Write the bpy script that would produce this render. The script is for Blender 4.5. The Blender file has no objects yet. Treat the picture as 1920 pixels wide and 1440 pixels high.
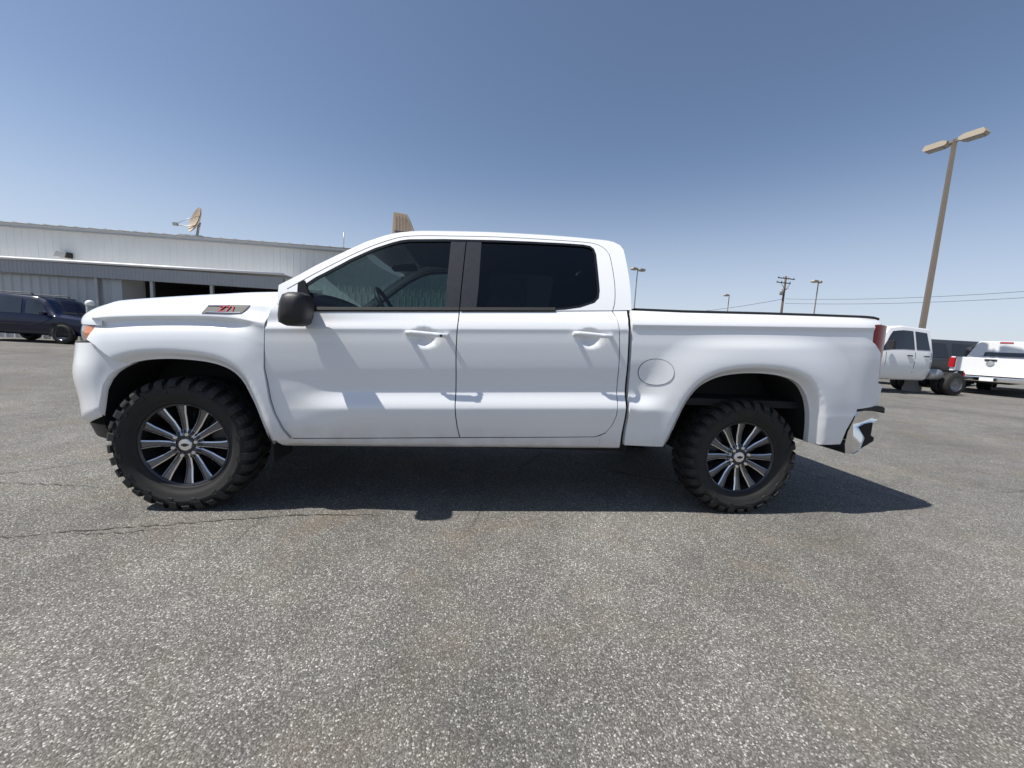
import bpy, bmesh, math, random
from mathutils import Vector, Matrix
from mathutils.geometry import delaunay_2d_cdt
random.seed(7)
SC = bpy.context.scene
COL = SC.collection
R = math.radians

# ------------------------------------------------------------------ camera
cam_d = bpy.data.cameras.new('camera')
cam = bpy.data.objects.new('camera', cam_d)
COL.objects.link(cam)
SC.camera = cam
CR = Vector((0.99328261, -0.10245834, 0.05377681))
CU = Vector((-0.0413037, 0.12019035, 0.99189127))
CF = Vector((0.10809098, 0.98744953, -0.11515107))
CP = Vector((1.76217177, -2.54960446, 1.18218876))
cam.matrix_world = Matrix(((CR.x, CU.x, -CF.x, CP.x), (CR.y, CU.y, -CF.y, CP.y), (CR.z, CU.z, -CF.z, CP.z), (0, 0, 0, 1)))
cam_d.sensor_width = 36
cam_d.lens = 13.52
cam_d.clip_start = 0.05
cam_d.clip_end = 6000

# ------------------------------------------------------------------ sky, sun, exposure
SUN = Vector((-0.62, -0.11, 1.0)).normalized()
elev = math.asin(SUN.z)
azim = math.atan2(SUN.x, SUN.y)
world = bpy.data.worlds.new("World")
SC.world = world
world.use_nodes = True
wt = world.node_tree
sky = wt.nodes.new('ShaderNodeTexSky')
sky.sky_type = 'NISHITA'
sky.sun_disc = False
sky.sun_elevation = elev
sky.sun_rotation = azim
sky.altitude = 900
sky.air_density = 1.0
sky.dust_density = 1.0
sky.ozone_density = 2.6
bg = wt.nodes['Background']
bg.inputs['Strength'].default_value = 0.098
hs = wt.nodes.new('ShaderNodeHueSaturation')
hs.inputs['Saturation'].default_value = 0.92
wt.links.new(sky.outputs[0], hs.inputs['Color'])
# thin dusty air: the sky pales evenly towards the horizon all the way round
wtc = wt.nodes.new('ShaderNodeTexCoord')
wsp = wt.nodes.new('ShaderNodeSeparateXYZ')
wt.links.new(wtc.outputs['Generated'], wsp.inputs[0])
wmr = wt.nodes.new('ShaderNodeMapRange')
wmr.interpolation_type = 'SMOOTHERSTEP'
wmr.inputs['From Min'].default_value = 0.46
wmr.inputs['From Max'].default_value = -0.12
wmr.inputs['To Max'].default_value = 0.85
wt.links.new(wsp.outputs['Z'], wmr.inputs['Value'])
wmx = wt.nodes.new('ShaderNodeMix')
wmx.data_type = 'RGBA'
wmx.inputs['B'].default_value = (5.2, 5.6, 6.5, 1)
wt.links.new(wmr.outputs[0], wmx.inputs['Factor'])
wt.links.new(hs.outputs[0], wmx.inputs['A'])
wt.links.new(wmx.outputs['Result'], bg.inputs[0])
sun_d = bpy.data.lights.new('sun', 'SUN')
sun_d.energy = 4.8
sun_d.angle = R(0.53)
sun_d.color = (1.0, 0.96, 0.9)
sun = bpy.data.objects.new('sun', sun_d)
COL.objects.link(sun)
sun.rotation_euler = SUN.to_track_quat('Z', 'Y').to_euler()
vs = SC.view_settings
vs.view_transform = 'Standard'
vs.look = 'None'
vs.gamma = 1
vs.exposure = 0.32
vs.use_curve_mapping = False

# ------------------------------------------------------------------ materials
def mat(name, col, rough=0.5, metal=0.0, coat=0.0, spec=0.5, bump=0.0, bscale=80.0, var=0.0, vscale=3.0):
    m = bpy.data.materials.new(name)
    m.use_nodes = True
    nt = m.node_tree
    b = nt.nodes['Principled BSDF']
    b.inputs['Base Color'].default_value = (*col, 1)
    b.inputs['Roughness'].default_value = rough
    b.inputs['Metallic'].default_value = metal
    b.inputs['Coat Weight'].default_value = coat
    b.inputs['Coat Roughness'].default_value = 0.03
    b.inputs['Specular IOR Level'].default_value = spec
    if var or bump:
        tc = nt.nodes.new('ShaderNodeTexCoord')
    if var:
        n = nt.nodes.new('ShaderNodeTexNoise')
        n.inputs['Scale'].default_value = vscale
        n.inputs['Detail'].default_value = 5
        nt.links.new(tc.outputs['Object'], n.inputs['Vector'])
        mx = nt.nodes.new('ShaderNodeMix')
        mx.data_type = 'RGBA'
        mx.inputs['A'].default_value = (*[c * (1 - var) for c in col], 1)
        mx.inputs['B'].default_value = (*[min(1, c * (1 + var)) for c in col], 1)
        nt.links.new(n.outputs['Fac'], mx.inputs['Factor'])
        nt.links.new(mx.outputs['Result'], b.inputs['Base Color'])
    if bump:
        n2 = nt.nodes.new('ShaderNodeTexNoise')
        n2.inputs['Scale'].default_value = bscale
        nt.links.new(tc.outputs['Object'], n2.inputs['Vector'])
        bp = nt.nodes.new('ShaderNodeBump')
        bp.inputs['Strength'].default_value = bump
        bp.inputs['Distance'].default_value = 0.004
        nt.links.new(n2.outputs['Fac'], bp.inputs['Height'])
        nt.links.new(bp.outputs['Normal'], b.inputs['Normal'])
    return m

def glass_mat(name, tint, refl=(1, 1, 1)):
    m = bpy.data.materials.new(name)
    m.use_nodes = True
    nt = m.node_tree
    nt.nodes.clear()
    out = nt.nodes.new('ShaderNodeOutputMaterial')
    tr = nt.nodes.new('ShaderNodeBsdfTransparent')
    tr.inputs[0].default_value = (*tint, 1)
    gl = nt.nodes.new('ShaderNodeBsdfGlossy')
    gl.inputs['Color'].default_value = (*refl, 1)
    gl.inputs['Roughness'].default_value = 0.0
    fr = nt.nodes.new('ShaderNodeFresnel')
    fr.inputs['IOR'].default_value = 1.5
    mx = nt.nodes.new('ShaderNodeMixShader')
    nt.links.new(fr.outputs[0], mx.inputs[0])
    nt.links.new(tr.outputs[0], mx.inputs[1])
    nt.links.new(gl.outputs[0], mx.inputs[2])
    nt.links.new(mx.outputs[0], out.inputs[0])
    return m

def paint_mat(name, col):
    """car paint with light dust towards the sills"""
    m = mat(name, col, 0.32, 0, 1.0, 0.5)
    nt = m.node_tree
    b = nt.nodes['Principled BSDF']
    tc = nt.nodes.new('ShaderNodeTexCoord')
    sep = nt.nodes.new('ShaderNodeSeparateXYZ')
    nt.links.new(tc.outputs['Object'], sep.inputs[0])
    n = nt.nodes.new('ShaderNodeTexNoise')
    n.inputs['Scale'].default_value = 9
    n.inputs['Detail'].default_value = 8
    nt.links.new(tc.outputs['Object'], n.inputs['Vector'])
    mr = nt.nodes.new('ShaderNodeMapRange')
    mr.inputs['From Min'].default_value = 0.62
    mr.inputs['From Max'].default_value = 0.42
    nt.links.new(sep.outputs['Z'], mr.inputs['Value'])
    mu = nt.nodes.new('ShaderNodeMath')
    mu.operation = 'MULTIPLY'
    nt.links.new(mr.outputs[0], mu.inputs[0])
    nt.links.new(n.outputs['Fac'], mu.inputs[1])
    mx = nt.nodes.new('ShaderNodeMix')
    mx.data_type = 'RGBA'
    mx.inputs['A'].default_value = (*col, 1)
    mx.inputs['B'].default_value = (0.36, 0.32, 0.27, 1)
    nt.links.new(mu.outputs[0], mx.inputs['Factor'])
    nt.links.new(mx.outputs['Result'], b.inputs['Base Color'])
    return m

M = {}
M['white'] = paint_mat('white_paint', (0.80, 0.81, 0.82))
M['black'] = mat('black_plastic', (0.014, 0.014, 0.015), 0.5, bump=0.1, bscale=300)
M['gloss_black'] = mat('gloss_black', (0.012, 0.012, 0.013), 0.12, coat=0.5)
M['pillar'] = mat('pillar_film', (0.030, 0.031, 0.034), 0.30, bump=0.1, bscale=120, var=0.3, vscale=30)
M['under'] = mat('underbody_black', (0.012, 0.012, 0.012), 0.8)
M['glass_front'] = glass_mat('glass_front', (0.25, 0.34, 0.33))
M['glass_dark'] = glass_mat('glass_dark', (0.07, 0.075, 0.08))
M['glass_clear'] = glass_mat('glass_clear', (0.7, 0.75, 0.73))
M['chrome'] = mat('chrome', (0.8, 0.8, 0.8), 0.08, 1.0)
M['rim_dark'] = mat('rim_dark', (0.045, 0.045, 0.048), 0.35, 0.6, coat=0.4)
M['rim_grey'] = mat('rim_grey', (0.17, 0.17, 0.175), 0.34, 0.8)
M['rim_face'] = mat('rim_machined', (0.88, 0.88, 0.88), 0.33, 1.0)
M['rubber'] = mat('tyre_rubber', (0.015, 0.0145, 0.0135), 0.75, bump=0.25, bscale=140, var=0.35, vscale=14)
M['lamp_red'] = mat('lamp_red', (0.26, 0.007, 0.011), 0.22, spec=0.2)
M['lamp_clear'] = mat('lamp_clear', (0.30, 0.31, 0.33), 0.08, 0.3, coat=1.0)
M['orange'] = mat('amber_lens', (0.75, 0.20, 0.04), 0.15, coat=1.0)
M['seat'] = mat('seat_cloth', (0.10, 0.10, 0.105), 0.85, bump=0.2)
M['trim_grey'] = mat('interior_grey', (0.06, 0.06, 0.062), 0.6)
M['red'] = mat('badge_red', (0.55, 0.015, 0.03), 0.3, coat=0.6)

# ------------------------------------------------------------------ helpers
def link(name, me, m=None, parent=None, smooth=False):
    o = bpy.data.objects.new(name, me)
    COL.objects.link(o)
    if m is not None and not me.materials:
        for mm in (m if isinstance(m, (list, tuple)) else [m]):
            me.materials.append(mm)
    if parent is not None:
        o.parent = parent
    if smooth:
        for p in me.polygons:
            p.use_smooth = True
    return o

def from_bm(name, bm, m=None, parent=None, smooth=False, bevel=0, angle=None):
    bmesh.ops.recalc_face_normals(bm, faces=bm.faces)
    if bevel:
        es = [e for e in bm.edges if len(e.link_faces) == 2 and e.calc_face_angle(0) > 0.5]
        bmesh.ops.bevel(bm, geom=es, offset=bevel, segments=2, affect='EDGES', profile=0.6)
    me = bpy.data.meshes.new(name)
    if angle is not None:
        for f in bm.faces:
            f.smooth = True
        for e in bm.edges:
            if len(e.link_faces) == 2:
                e.smooth = e.calc_face_angle(0) < angle
    bm.to_mesh(me)
    bm.free()
    return link(name, me, m, parent, smooth)

def empty(name, loc, label, cat, group=None, rz=0):
    o = bpy.data.objects.new(name, None)
    COL.objects.link(o)
    o.empty_display_size = 0.2
    o.location = loc
    o.rotation_euler = (0, 0, rz)
    return tag(o, label, cat, group)

def tag(o, label, cat, group=None):
    o['label'] = label
    o['category'] = cat
    if group:
        o['group'] = group
    return o

def bx(bm, x0, x1, y0, y1, z0, z1, mi=0):
    v = [bm.verts.new(p) for p in ((x0, y0, z0), (x1, y0, z0), (x1, y1, z0), (x0, y1, z0), (x0, y0, z1), (x1, y0, z1), (x1, y1, z1), (x0, y1, z1))]
    fs = []
    for q in ((3, 2, 1, 0), (4, 5, 6, 7), (0, 1, 5, 4), (1, 2, 6, 5), (2, 3, 7, 6), (3, 0, 4, 7)):
        f = bm.faces.new([v[i] for i in q])
        f.material_index = mi
        fs.append(f)
    return v

def box(name, x0, x1, y0, y1, z0, z1, m, parent=None, bevel=0):
    bm = bmesh.new()
    bx(bm, x0, x1, y0, y1, z0, z1)
    return from_bm(name, bm, m, parent, bevel=bevel)

def prism(bm, poly, axis, a, b, mi=0):
    """extrude a 2D polygon along an axis; 'y': poly is (x,z); 'x': poly is (y,z); 'z': poly is (x,y)"""
    def P(p, t):
        return {'y': (p[0], t, p[1]), 'x': (t, p[0], p[1]), 'z': (p[0], p[1], t)}[axis]
    A = [bm.verts.new(P(p, a)) for p in poly]
    B = [bm.verts.new(P(p, b)) for p in poly]
    n = len(poly)
    fs = [bm.faces.new(A), bm.faces.new(B[::-1])]
    for i in range(n):
        fs.append(bm.faces.new((A[i], B[i], B[(i + 1) % n], A[(i + 1) % n])))
    for f in fs:
        f.material_index = mi
    return A + B

def tube(bm, pts, r, n=8, closed=False, r2=None, mi=0):
    pts = [Vector(p) for p in pts]
    N = len(pts)
    rings = []
    up = Vector((0, 0, 1))
    for i, p in enumerate(pts):
        if closed:
            t = pts[(i + 1) % N] - pts[i - 1]
        else:
            t = pts[min(i + 1, N - 1)] - pts[max(i - 1, 0)]
        t.normalize()
        s = t.cross(up)
        if s.length < 1e-3:
            s = t.cross(Vector((0, 1, 0)))
        s.normalize()
        q = s.cross(t)
        rr = r if r2 is None else r + (r2 - r) * i / (N - 1)
        rings.append([bm.verts.new(p + (s * math.cos(2 * math.pi * k / n) + q * math.sin(2 * math.pi * k / n)) * rr) for k in range(n)])
    for i in range(N if closed else N - 1):
        A, B = rings[i], rings[(i + 1) % N]
        for k in range(n):
            f = bm.faces.new((A[k], A[(k + 1) % n], B[(k + 1) % n], B[k]))
            f.material_index = mi
            f.smooth = True
    if not closed:
        bm.faces.new(rings[0][::-1]).material_index = mi
        bm.faces.new(rings[-1]).material_index = mi

def cyl(bm, c, axis, r, h, n=20, r2=None, mi=0):
    a = Vector(axis).normalized()
    tube(bm, [Vector(c) - a * h / 2, Vector(c) + a * h / 2], r, n, False, r2, mi)

def lathe(bm, prof, seg, mi=0, closed=False):
    """prof: (r, y) pairs spun round the Y axis"""
    rings = []
    for k in range(seg):
        a = 2 * math.pi * k / seg
        rings.append([bm.verts.new((r * math.cos(a), y, r * math.sin(a))) for r, y in prof])
    for k in range(seg):
        A, B = rings[k], rings[(k + 1) % seg]
        for i in range(len(prof) - 1):
            f = bm.faces.new((A[i], A[i + 1], B[i + 1], B[i]))
            f.smooth = True
            f.material_index = mi

def lerp_tab(tab, x):
    if x <= tab[0][0]:
        return tab[0][1]
    for (a, b), (c, d) in zip(tab, tab[1:]):
        if x <= c:
            return b + (d - b) * (x - a) / (c - a)
    return tab[-1][1]

def pchip(tab, x):
    """monotone cubic through sorted (x, y) pairs"""
    n = len(tab)
    if x <= tab[0][0]:
        return tab[0][1]
    if x >= tab[-1][0]:
        return tab[-1][1]
    i = 0
    while i < n - 2 and x > tab[i + 1][0]:
        i += 1
    def sl(k):
        return (tab[k + 1][1] - tab[k][1]) / max(1e-6, tab[k + 1][0] - tab[k][0])
    def dv(k):
        if k == 0:
            return sl(0)
        if k == n - 1:
            return sl(n - 2)
        a, b = sl(k - 1), sl(k)
        return 0 if a * b <= 0 else 2 * a * b / (a + b)
    h = tab[i + 1][0] - tab[i][0]
    t = (x - tab[i][0]) / h
    d0, d1 = dv(i) * h, dv(i + 1) * h
    y0, y1 = tab[i][1], tab[i + 1][1]
    return y0 * (1 + 2 * t) * (1 - t) ** 2 + d0 * t * (1 - t) ** 2 + y1 * t * t * (3 - 2 * t) + d1 * t * t * (t - 1)

def sst(a, b, x):
    t = max(0.0, min(1.0, (x - a) / (b - a)))
    return t * t * (3 - 2 * t)

def resample(poly, step, closed=True):
    out = []
    n = len(poly)
    for i in range(n if closed else n - 1):
        a = Vector(poly[i]).to_2d()
        b = Vector(poly[(i + 1) % n]).to_2d()
        k = max(1, int((b - a).length / step + 0.5))
        for j in range(k):
            out.append(a.lerp(b, j / k))
    if not closed:
        out.append(Vector(poly[-1]).to_2d())
    return out

def smooth_line(pts, n=6):
    """Catmull-Rom through open point list"""
    P = [Vector(p).to_2d() for p in pts]
    out = []
    for i in range(len(P) - 1):
        p0, p1, p2, p3 = P[max(i - 1, 0)], P[i], P[i + 1], P[min(i + 2, len(P) - 1)]
        for j in range(n):
            t = j / n
            out.append(0.5 * ((2 * p1) + (p2 - p0) * t + (2 * p0 - 5 * p1 + 4 * p2 - p3) * t * t + (3 * p1 - p0 - 3 * p2 + p3) * t ** 3))
    out.append(P[-1])
    return [(p.x, p.y) for p in out]

def inside(p, poly):
    c = False
    n = len(poly)
    for i in range(n):
        a, b = poly[i], poly[i - 1]
        if (a[1] > p[1]) != (b[1] > p[1]) and p[0] < (b[0] - a[0]) * (p[1] - a[1]) / (b[1] - a[1]) + a[0]:
            c = not c
    return c

YC = 0.93          # centre plane of the big truck
def mirror_obj(o, parent, name=None):
    me = o.data.copy()
    for v in me.vertices:
        v.co.y = 2 * YC - v.co.y
    me.flip_normals()
    c = bpy.data.objects.new(name or o.name.split('.')[0], me)
    COL.objects.link(c)
    c.parent = parent
    return c

def panel(name, outline, yf, m, parent, dx=0.03, dz=0.014, rim=0.03, mirror=True, dense=0.02, rowf=None, lines=()):
    """body panel: a triangulated (x,z) outline pushed out to y = yf(x,z), with a folded rim"""
    bnd = resample(outline, dense)
    n = len(bnd)
    pts = list(bnd)
    xs = [p[0] for p in bnd]
    zs = [p[1] for p in bnd]
    x = min(xs) + dx / 2
    row = 0
    gmin = 0.4 * min(dx, dz)
    import mathutils
    kd = mathutils.kdtree.KDTree(n)
    for i, p in enumerate(bnd):
        kd.insert((p.x, p.y, 0), i)
    kd.balance()
    rowf = rowf or (lambda q: 0.0)
    nx = int((max(xs) - min(xs)) / dx) + 1
    for i in range(nx):
        x = min(xs) + dx * (i + 0.5)
        o_ = rowf(x)
        cand = [f(x) for f in lines]
        k0, k1 = int((min(zs) - 0.3 - o_) / dz), int((max(zs) + 0.3 - o_) / dz)
        for k in range(k0, k1):
            z = o_ + (k + 0.5) * dz
            if all(abs(z - c) > dz * 0.45 for c in cand[:len(lines)]):
                cand.append(z)
        for z in cand:
            if inside((x, z), bnd) and kd.find((x, z, 0))[2] > gmin * 1.2:
                pts.append(Vector((x, z)))
    edges = [(i, (i + 1) % n) for i in range(n)]
    r = delaunay_2d_cdt(pts, edges, [], 1, 1e-5)
    vv, ff = r[0], r[2]
    area = sum(bnd[i - 1].x * bnd[i].y - bnd[i].x * bnd[i - 1].y for i in range(n))
    bm = bmesh.new()
    V = [bm.verts.new((p.x, yf(p.x, p.y), p.y)) for p in vv]
    for f in ff:
        a, b, c = (vv[i] for i in f)
        cen = ((a.x + b.x + c.x) / 3, (a.y + b.y + c.y) / 3)
        if not inside(cen, bnd):
            continue
        try:
            q = bm.faces.new([V[i] for i in f])
            q.smooth = True
        except ValueError:
            pass
    for v in list(bm.verts):
        if not v.link_faces:
            bm.verts.remove(v)
    bm.normal_update()
    for f in bm.faces:
        if f.normal.y > 0:
            f.normal_flip()
    # rim, on vertices of its own so that its corner stays crisp
    be = [e for e in bm.edges if len(e.link_faces) == 1]
    vmap = {}
    for e in be:
        for v in e.verts:
            if v not in vmap:
                a = bm.verts.new(v.co)
                b = bm.verts.new(v.co + Vector((0, rim, 0)))
                vmap[v] = (a, b)
    for e in be:
        a, b = e.verts
        bm.faces.new((vmap[a][0], vmap[b][0], vmap[b][1], vmap[a][1]))
    me = bpy.data.meshes.new(name)
    bm.to_mesh(me)
    bm.free()
    o = link(name, me, m, parent)
    if mirror:
        mirror_obj(o, parent)
    return o

def grid_mesh(name, fn, nu, nv, m, parent, flip=False, smooth=True):
    me = bpy.data.meshes.new(name)
    vs_ = [fn(i / nu, j / nv) for i in range(nu + 1) for j in range(nv + 1)]
    fs = []
    for i in range(nu):
        for j in range(nv):
            a = i * (nv + 1) + j
            q = (a, a + 1, a + nv + 2, a + nv + 1)
            fs.append(q[::-1] if flip else q)
    me.from_pydata(vs_, [], fs)
    return link(name, me, m, parent, smooth)

# ------------------------------------------------------------------ ground
def ground_z(x, y):
    return 0.10 * sst(7, 14, y) * sst(-2, -9, x) if y > 7 and x < -2 else 0.0

def sst_rev(a, b, x):
    return sst(a, b, x)

def make_asphalt():
    m = bpy.data.materials.new('asphalt')
    m.use_nodes = True
    nt = m.node_tree
    b = nt.nodes['Principled BSDF']
    b.inputs['Roughness'].default_value = 0.85
    b.inputs['Specular IOR Level'].default_value = 0.25
    L = nt.links.new
    tc = nt.nodes.new('ShaderNodeTexCoord')
    def noise(scale, detail=4, rough=0.55, dist=0.0):
        n = nt.nodes.new('ShaderNodeTexNoise')
        n.inputs['Scale'].default_value = scale
        n.inputs['Detail'].default_value = detail
        n.inputs['Roughness'].default_value = rough
        n.inputs['Distortion'].default_value = dist
        L(tc.outputs['Object'], n.inputs['Vector'])
        return n
    def ramp(src, stops):
        r = nt.nodes.new('ShaderNodeValToRGB')
        e = r.color_ramp.elements
        while len(e) < len(stops):
            e.new(0.5)
        for k, (p, c) in enumerate(stops):
            e[k].position = p
            e[k].color = (*c, 1) if isinstance(c, tuple) else (c, c, c, 1)
        L(src, r.inputs[0])
        return r
    def mixc(a, bb, f, mode='MIX'):
        x = nt.nodes.new('ShaderNodeMix')
        x.data_type = 'RGBA'
        x.blend_type = mode
        if isinstance(f, float):
            x.inputs['Factor'].default_value = f
        else:
            L(f, x.inputs['Factor'])
        for s, nme in ((a, 'A'), (bb, 'B')):
            if isinstance(s, tuple):
                x.inputs[nme].default_value = (*s, 1)
            else:
                L(s, x.inputs[nme])
        return x.outputs['Result']
    # aggregate stones
    vo = nt.nodes.new('ShaderNodeTexVoronoi')
    vo.inputs['Scale'].default_value = 190
    vo.inputs['Randomness'].default_value = 1.0
    L(tc.outputs['Object'], vo.inputs['Vector'])
    vo2 = nt.nodes.new('ShaderNodeTexVoronoi')
    vo2.inputs['Scale'].default_value = 85
    L(tc.outputs['Object'], vo2.inputs['Vector'])
    sepc = nt.nodes.new('ShaderNodeSeparateColor')
    L(vo.outputs['Color'], sepc.inputs[0])
    sepc2 = nt.nodes.new('ShaderNodeSeparateColor')
    L(vo2.outputs['Color'], sepc2.inputs[0])
    stone = ramp(sepc.outputs[0], [(0.0, (0.100, 0.096, 0.087)), (0.45, (0.158, 0.152, 0.138)), (0.78, (0.225, 0.216, 0.197)), (0.93, (0.34, 0.33, 0.30)), (1.0, (0.58, 0.56, 0.51))])
    pit = ramp(vo.outputs['Distance'], [(0.25, 1.0), (0.62, 0.62)])
    c = mixc(stone.outputs[0], pit.outputs[0], 0.6, 'MULTIPLY')
    big = ramp(sepc2.outputs[1], [(0.955, 0.0), (0.975, 1.0)])
    bigin = ramp(vo2.outputs['Distance'], [(0.22, 1.0), (0.34, 0.0)])
    bm_ = nt.nodes.new('ShaderNodeMath')
    bm_.operation = 'MULTIPLY'
    L(big.outputs[0], bm_.inputs[0])
    L(bigin.outputs[0], bm_.inputs[1])
    c = mixc(c, (0.52, 0.50, 0.46), bm_.outputs[0])
    # worn patches and stains
    n1 = noise(0.55, 6, 0.6, 0.4)
    patch = ramp(n1.outputs['Fac'], [(0.34, 0.80), (0.5, 1.0), (0.68, 1.22)])
    c = mixc(c, patch.outputs[0], 1.0, 'MULTIPLY')
    n2 = noise(4.0, 5, 0.65)
    p2 = ramp(n2.outputs['Fac'], [(0.3, 0.86), (0.7, 1.14)])
    c = mixc(c, p2.outputs[0], 1.0, 'MULTIPLY')
    n3 = noise(1.6, 4, 0.6)
    warm = ramp(n3.outputs['Fac'], [(0.52, 0.0), (0.74, 0.30)])
    c = mixc(c, (0.22, 0.165, 0.10), warm.outputs[0])
    # cracks
    wrp = noise(2.2, 6, 0.65)
    wv = nt.nodes.new('ShaderNodeMix')
    wv.data_type = 'VECTOR'
    wv.inputs['Factor'].default_value = 0.22
    L(tc.outputs['Object'], wv.inputs['A'])
    L(wrp.outputs['Color'], wv.inputs['B'])
    vc = nt.nodes.new('ShaderNodeTexVoronoi')
    vc.feature = 'DISTANCE_TO_EDGE'
    vc.inputs['Scale'].default_value = 0.42
    L(wv.outputs['Result'], vc.inputs['Vector'])
    crk = ramp(vc.outputs['Distance'], [(0.0, 1.0), (0.0015, 0.8), (0.004, 0.0)])
    n4 = noise(0.5, 3)
    cm0 = ramp(n4.outputs['Fac'], [(0.44, 0.0), (0.54, 0.8)])
    sy = nt.nodes.new('ShaderNodeSeparateXYZ')
    L(tc.outputs['Object'], sy.inputs[0])
    my = nt.nodes.new('ShaderNodeMapRange')
    my.inputs['From Min'].default_value = -0.9
    my.inputs['From Max'].default_value = 0.3
    L(sy.outputs['Y'], my.inputs['Value'])
    cm = nt.nodes.new('ShaderNodeMath')
    cm.operation = 'MULTIPLY'
    L(cm0.outputs[0], cm.inputs[0])
    L(my.outputs[0], cm.inputs[1])
    cmu = nt.nodes.new('ShaderNodeMath')
    cmu.operation = 'MULTIPLY'
    L(crk.outputs[0], cmu.inputs[0])
    L(cm.outputs[0], cmu.inputs[1])
    c = mixc(c, (0.045, 0.043, 0.04), cmu.outputs[0])
    L(c, b.inputs['Base Color'])
    # relief
    h = nt.nodes.new('ShaderNodeMath')
    h.operation = 'MULTIPLY_ADD'
    L(vo.outputs['Distance'], h.inputs[0])
    h.inputs[1].default_value = -1.0
    L(sepc.outputs[1], h.inputs[2])
    h2 = nt.nodes.new('ShaderNodeMath')
    h2.operation = 'SUBTRACT'
    L(h.outputs[0], h2.inputs[0])
    L(cmu.outputs[0], h2.inputs[1])
    bp = nt.nodes.new('ShaderNodeBump')
    bp.inputs['Strength'].default_value = 0.75
    bp.inputs['Distance'].default_value = 0.0035
    L(h2.outputs[0], bp.inputs['Height'])
    L(bp.outputs['Normal'], b.inputs['Normal'])
    return m

def build_ground():
    xs = [-2500, -800, -300, -120, -60, -40, -30, -25, -20] + [-18 + i for i in range(0, 49)] + [34, 40, 50, 70, 120, 300, 800, 2500]
    ys = [-2500, -300, -60, -20, -10, -6, -4, -2] + [i for i in range(0, 26)] + [28, 32, 40, 60, 100, 200, 500, 1200, 2500]
    vsx = [(x, y, ground_z(x, y)) for x in xs for y in ys]
    n = len(ys)
    fs = [(i * n + j, (i + 1) * n + j, (i + 1) * n + j + 1, i * n + j + 1) for i in range(len(xs) - 1) for j in range(n - 1)]
    me = bpy.data.meshes.new('parking_lot')
    me.from_pydata(vsx, [], fs)
    o = link('parking_lot', me, make_asphalt(), None, True)
    o['kind'] = 'structure'
build_ground()
def ground_crack(pts, w, seed):
    rnd = random.Random(seed)
    P = [Vector((x, y, 0.004)) for x, y in pts]
    out = []
    for a, b in zip(P, P[1:]):
        n = max(2, int((b - a).length / 0.03))
        for k in range(n):
            q = a.lerp(b, k / n)
            out.append(q + Vector((rnd.uniform(-0.006, 0.006), rnd.uniform(-0.012, 0.012), 0)))
    bm = bmesh.new()
    prev = None
    for i, q in enumerate(out):
        ww = w * rnd.uniform(0.25, 1.0) * min(1, i / 6, (len(out) - 1 - i) / 10)
        cur = (bm.verts.new(q + Vector((0, ww, 0))), bm.verts.new(q - Vector((0, ww, 0))))
        if prev:
            bm.faces.new((prev[0], cur[0], cur[1], prev[1]))
        prev = cur
    o = from_bm('pavement_crack', bm, M['crack'])
    o['kind'] = 'structure'
M['crack'] = mat('crack_fill', (0.050, 0.047, 0.042), 0.95)
ground_crack([(-1.3, -0.46), (-0.661, -0.373), (-0.528, -0.357), (-0.418, -0.312), (-0.237, -0.276), (0.006, -0.232), (0.264, -0.184), (0.506, -0.127), (0.85, -0.085), (1.3, -0.10)], 0.0055, 2)
ground_crack([(-0.45, -0.33), (-0.2, -0.33), (0.1, -0.27), (0.3, -0.22)], 0.004, 5)
ground_crack([(-3.5, 0.5), (-2.2, 0.42), (-1.2, 0.36), (-0.7, 0.30)], 0.005, 7)

# ------------------------------------------------------------------ the white pickup
HZ = 0.415
WB = 3.745
truck = empty('pickup_truck', (0, 0, 0), 'large white crew cab pickup parked side-on in front, with black off-road tyres and dark windows', 'pickup truck')

ARCH_F = smooth_line([(-0.40, 0.50), (-0.418, 0.58), (-0.414, 0.635), (-0.402, 0.731), (-0.376, 0.80), (-0.330, 0.862), (-0.268, 0.905), (-0.18, 0.938), (-0.08, 0.954), (0.03, 0.959), (0.17, 0.951), (0.265, 0.930), (0.335, 0.893), (0.385, 0.835), (0.42, 0.76), (0.448, 0.69), (0.475, 0.60), (0.50, 0.50), (0.515, 0.43)], 3)
ARCH_R = smooth_line([(3.155, 0.47), (3.160, 0.51), (3.18, 0.586), (3.198, 0.65), (3.230, 0.757), (3.277, 0.855), (3.34, 0.932), (3.43, 0.987), (3.53, 1.018), (3.66, 1.036), (3.78, 1.040), (3.90, 1.033), (4.01, 1.010), (4.09, 0.970), (4.15, 0.90), (4.19, 0.815), (4.215, 0.716), (4.238, 0.60), (4.248, 0.545)], 3)

def seg_dist(p, poly):
    best = 9
    for a, b in zip(poly, poly[1:]):
        dx, dz = b[0] - a[0], b[1] - a[1]
        t = ((p[0] - a[0]) * dx + (p[1] - a[1]) * dz) / (dx * dx + dz * dz)
        t = max(0, min(1, t))
        best = min(best, math.hypot(p[0] - a[0] - t * dx, p[1] - a[1] - t * dz))
    return best

def flare(x, z, poly, amp, reach):
    d = seg_dist((x, z), poly)
    if d > reach:
        return 0.0
    if d < 0.060:
        return 0.020 - (0.020 + amp) * sst(0.0, 0.060, d) ** 0.8
    if d < 0.075:
        return -amp
    t = (d - 0.075) / (reach - 0.075)
    return -amp * (1 - sst(0, 1, t) * 0.65 - 0.35 * t)

def gh(z):
    """side plane of the greenhouse: leans in above the belt"""
    return -0.03 + 0.42 * (z - 1.35) + (0.25 * (z - 1.35) ** 2 if z > 1.35 else 0)

def z_belt(x):
    return 1.285 + 0.0613 * (x - 0.694) if x < 2.26 else 1.381 + 0.075 * (x - 2.26)

def z_crease(x):
    return 1.185 + 0.0537 * (x - 0.843)

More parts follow.
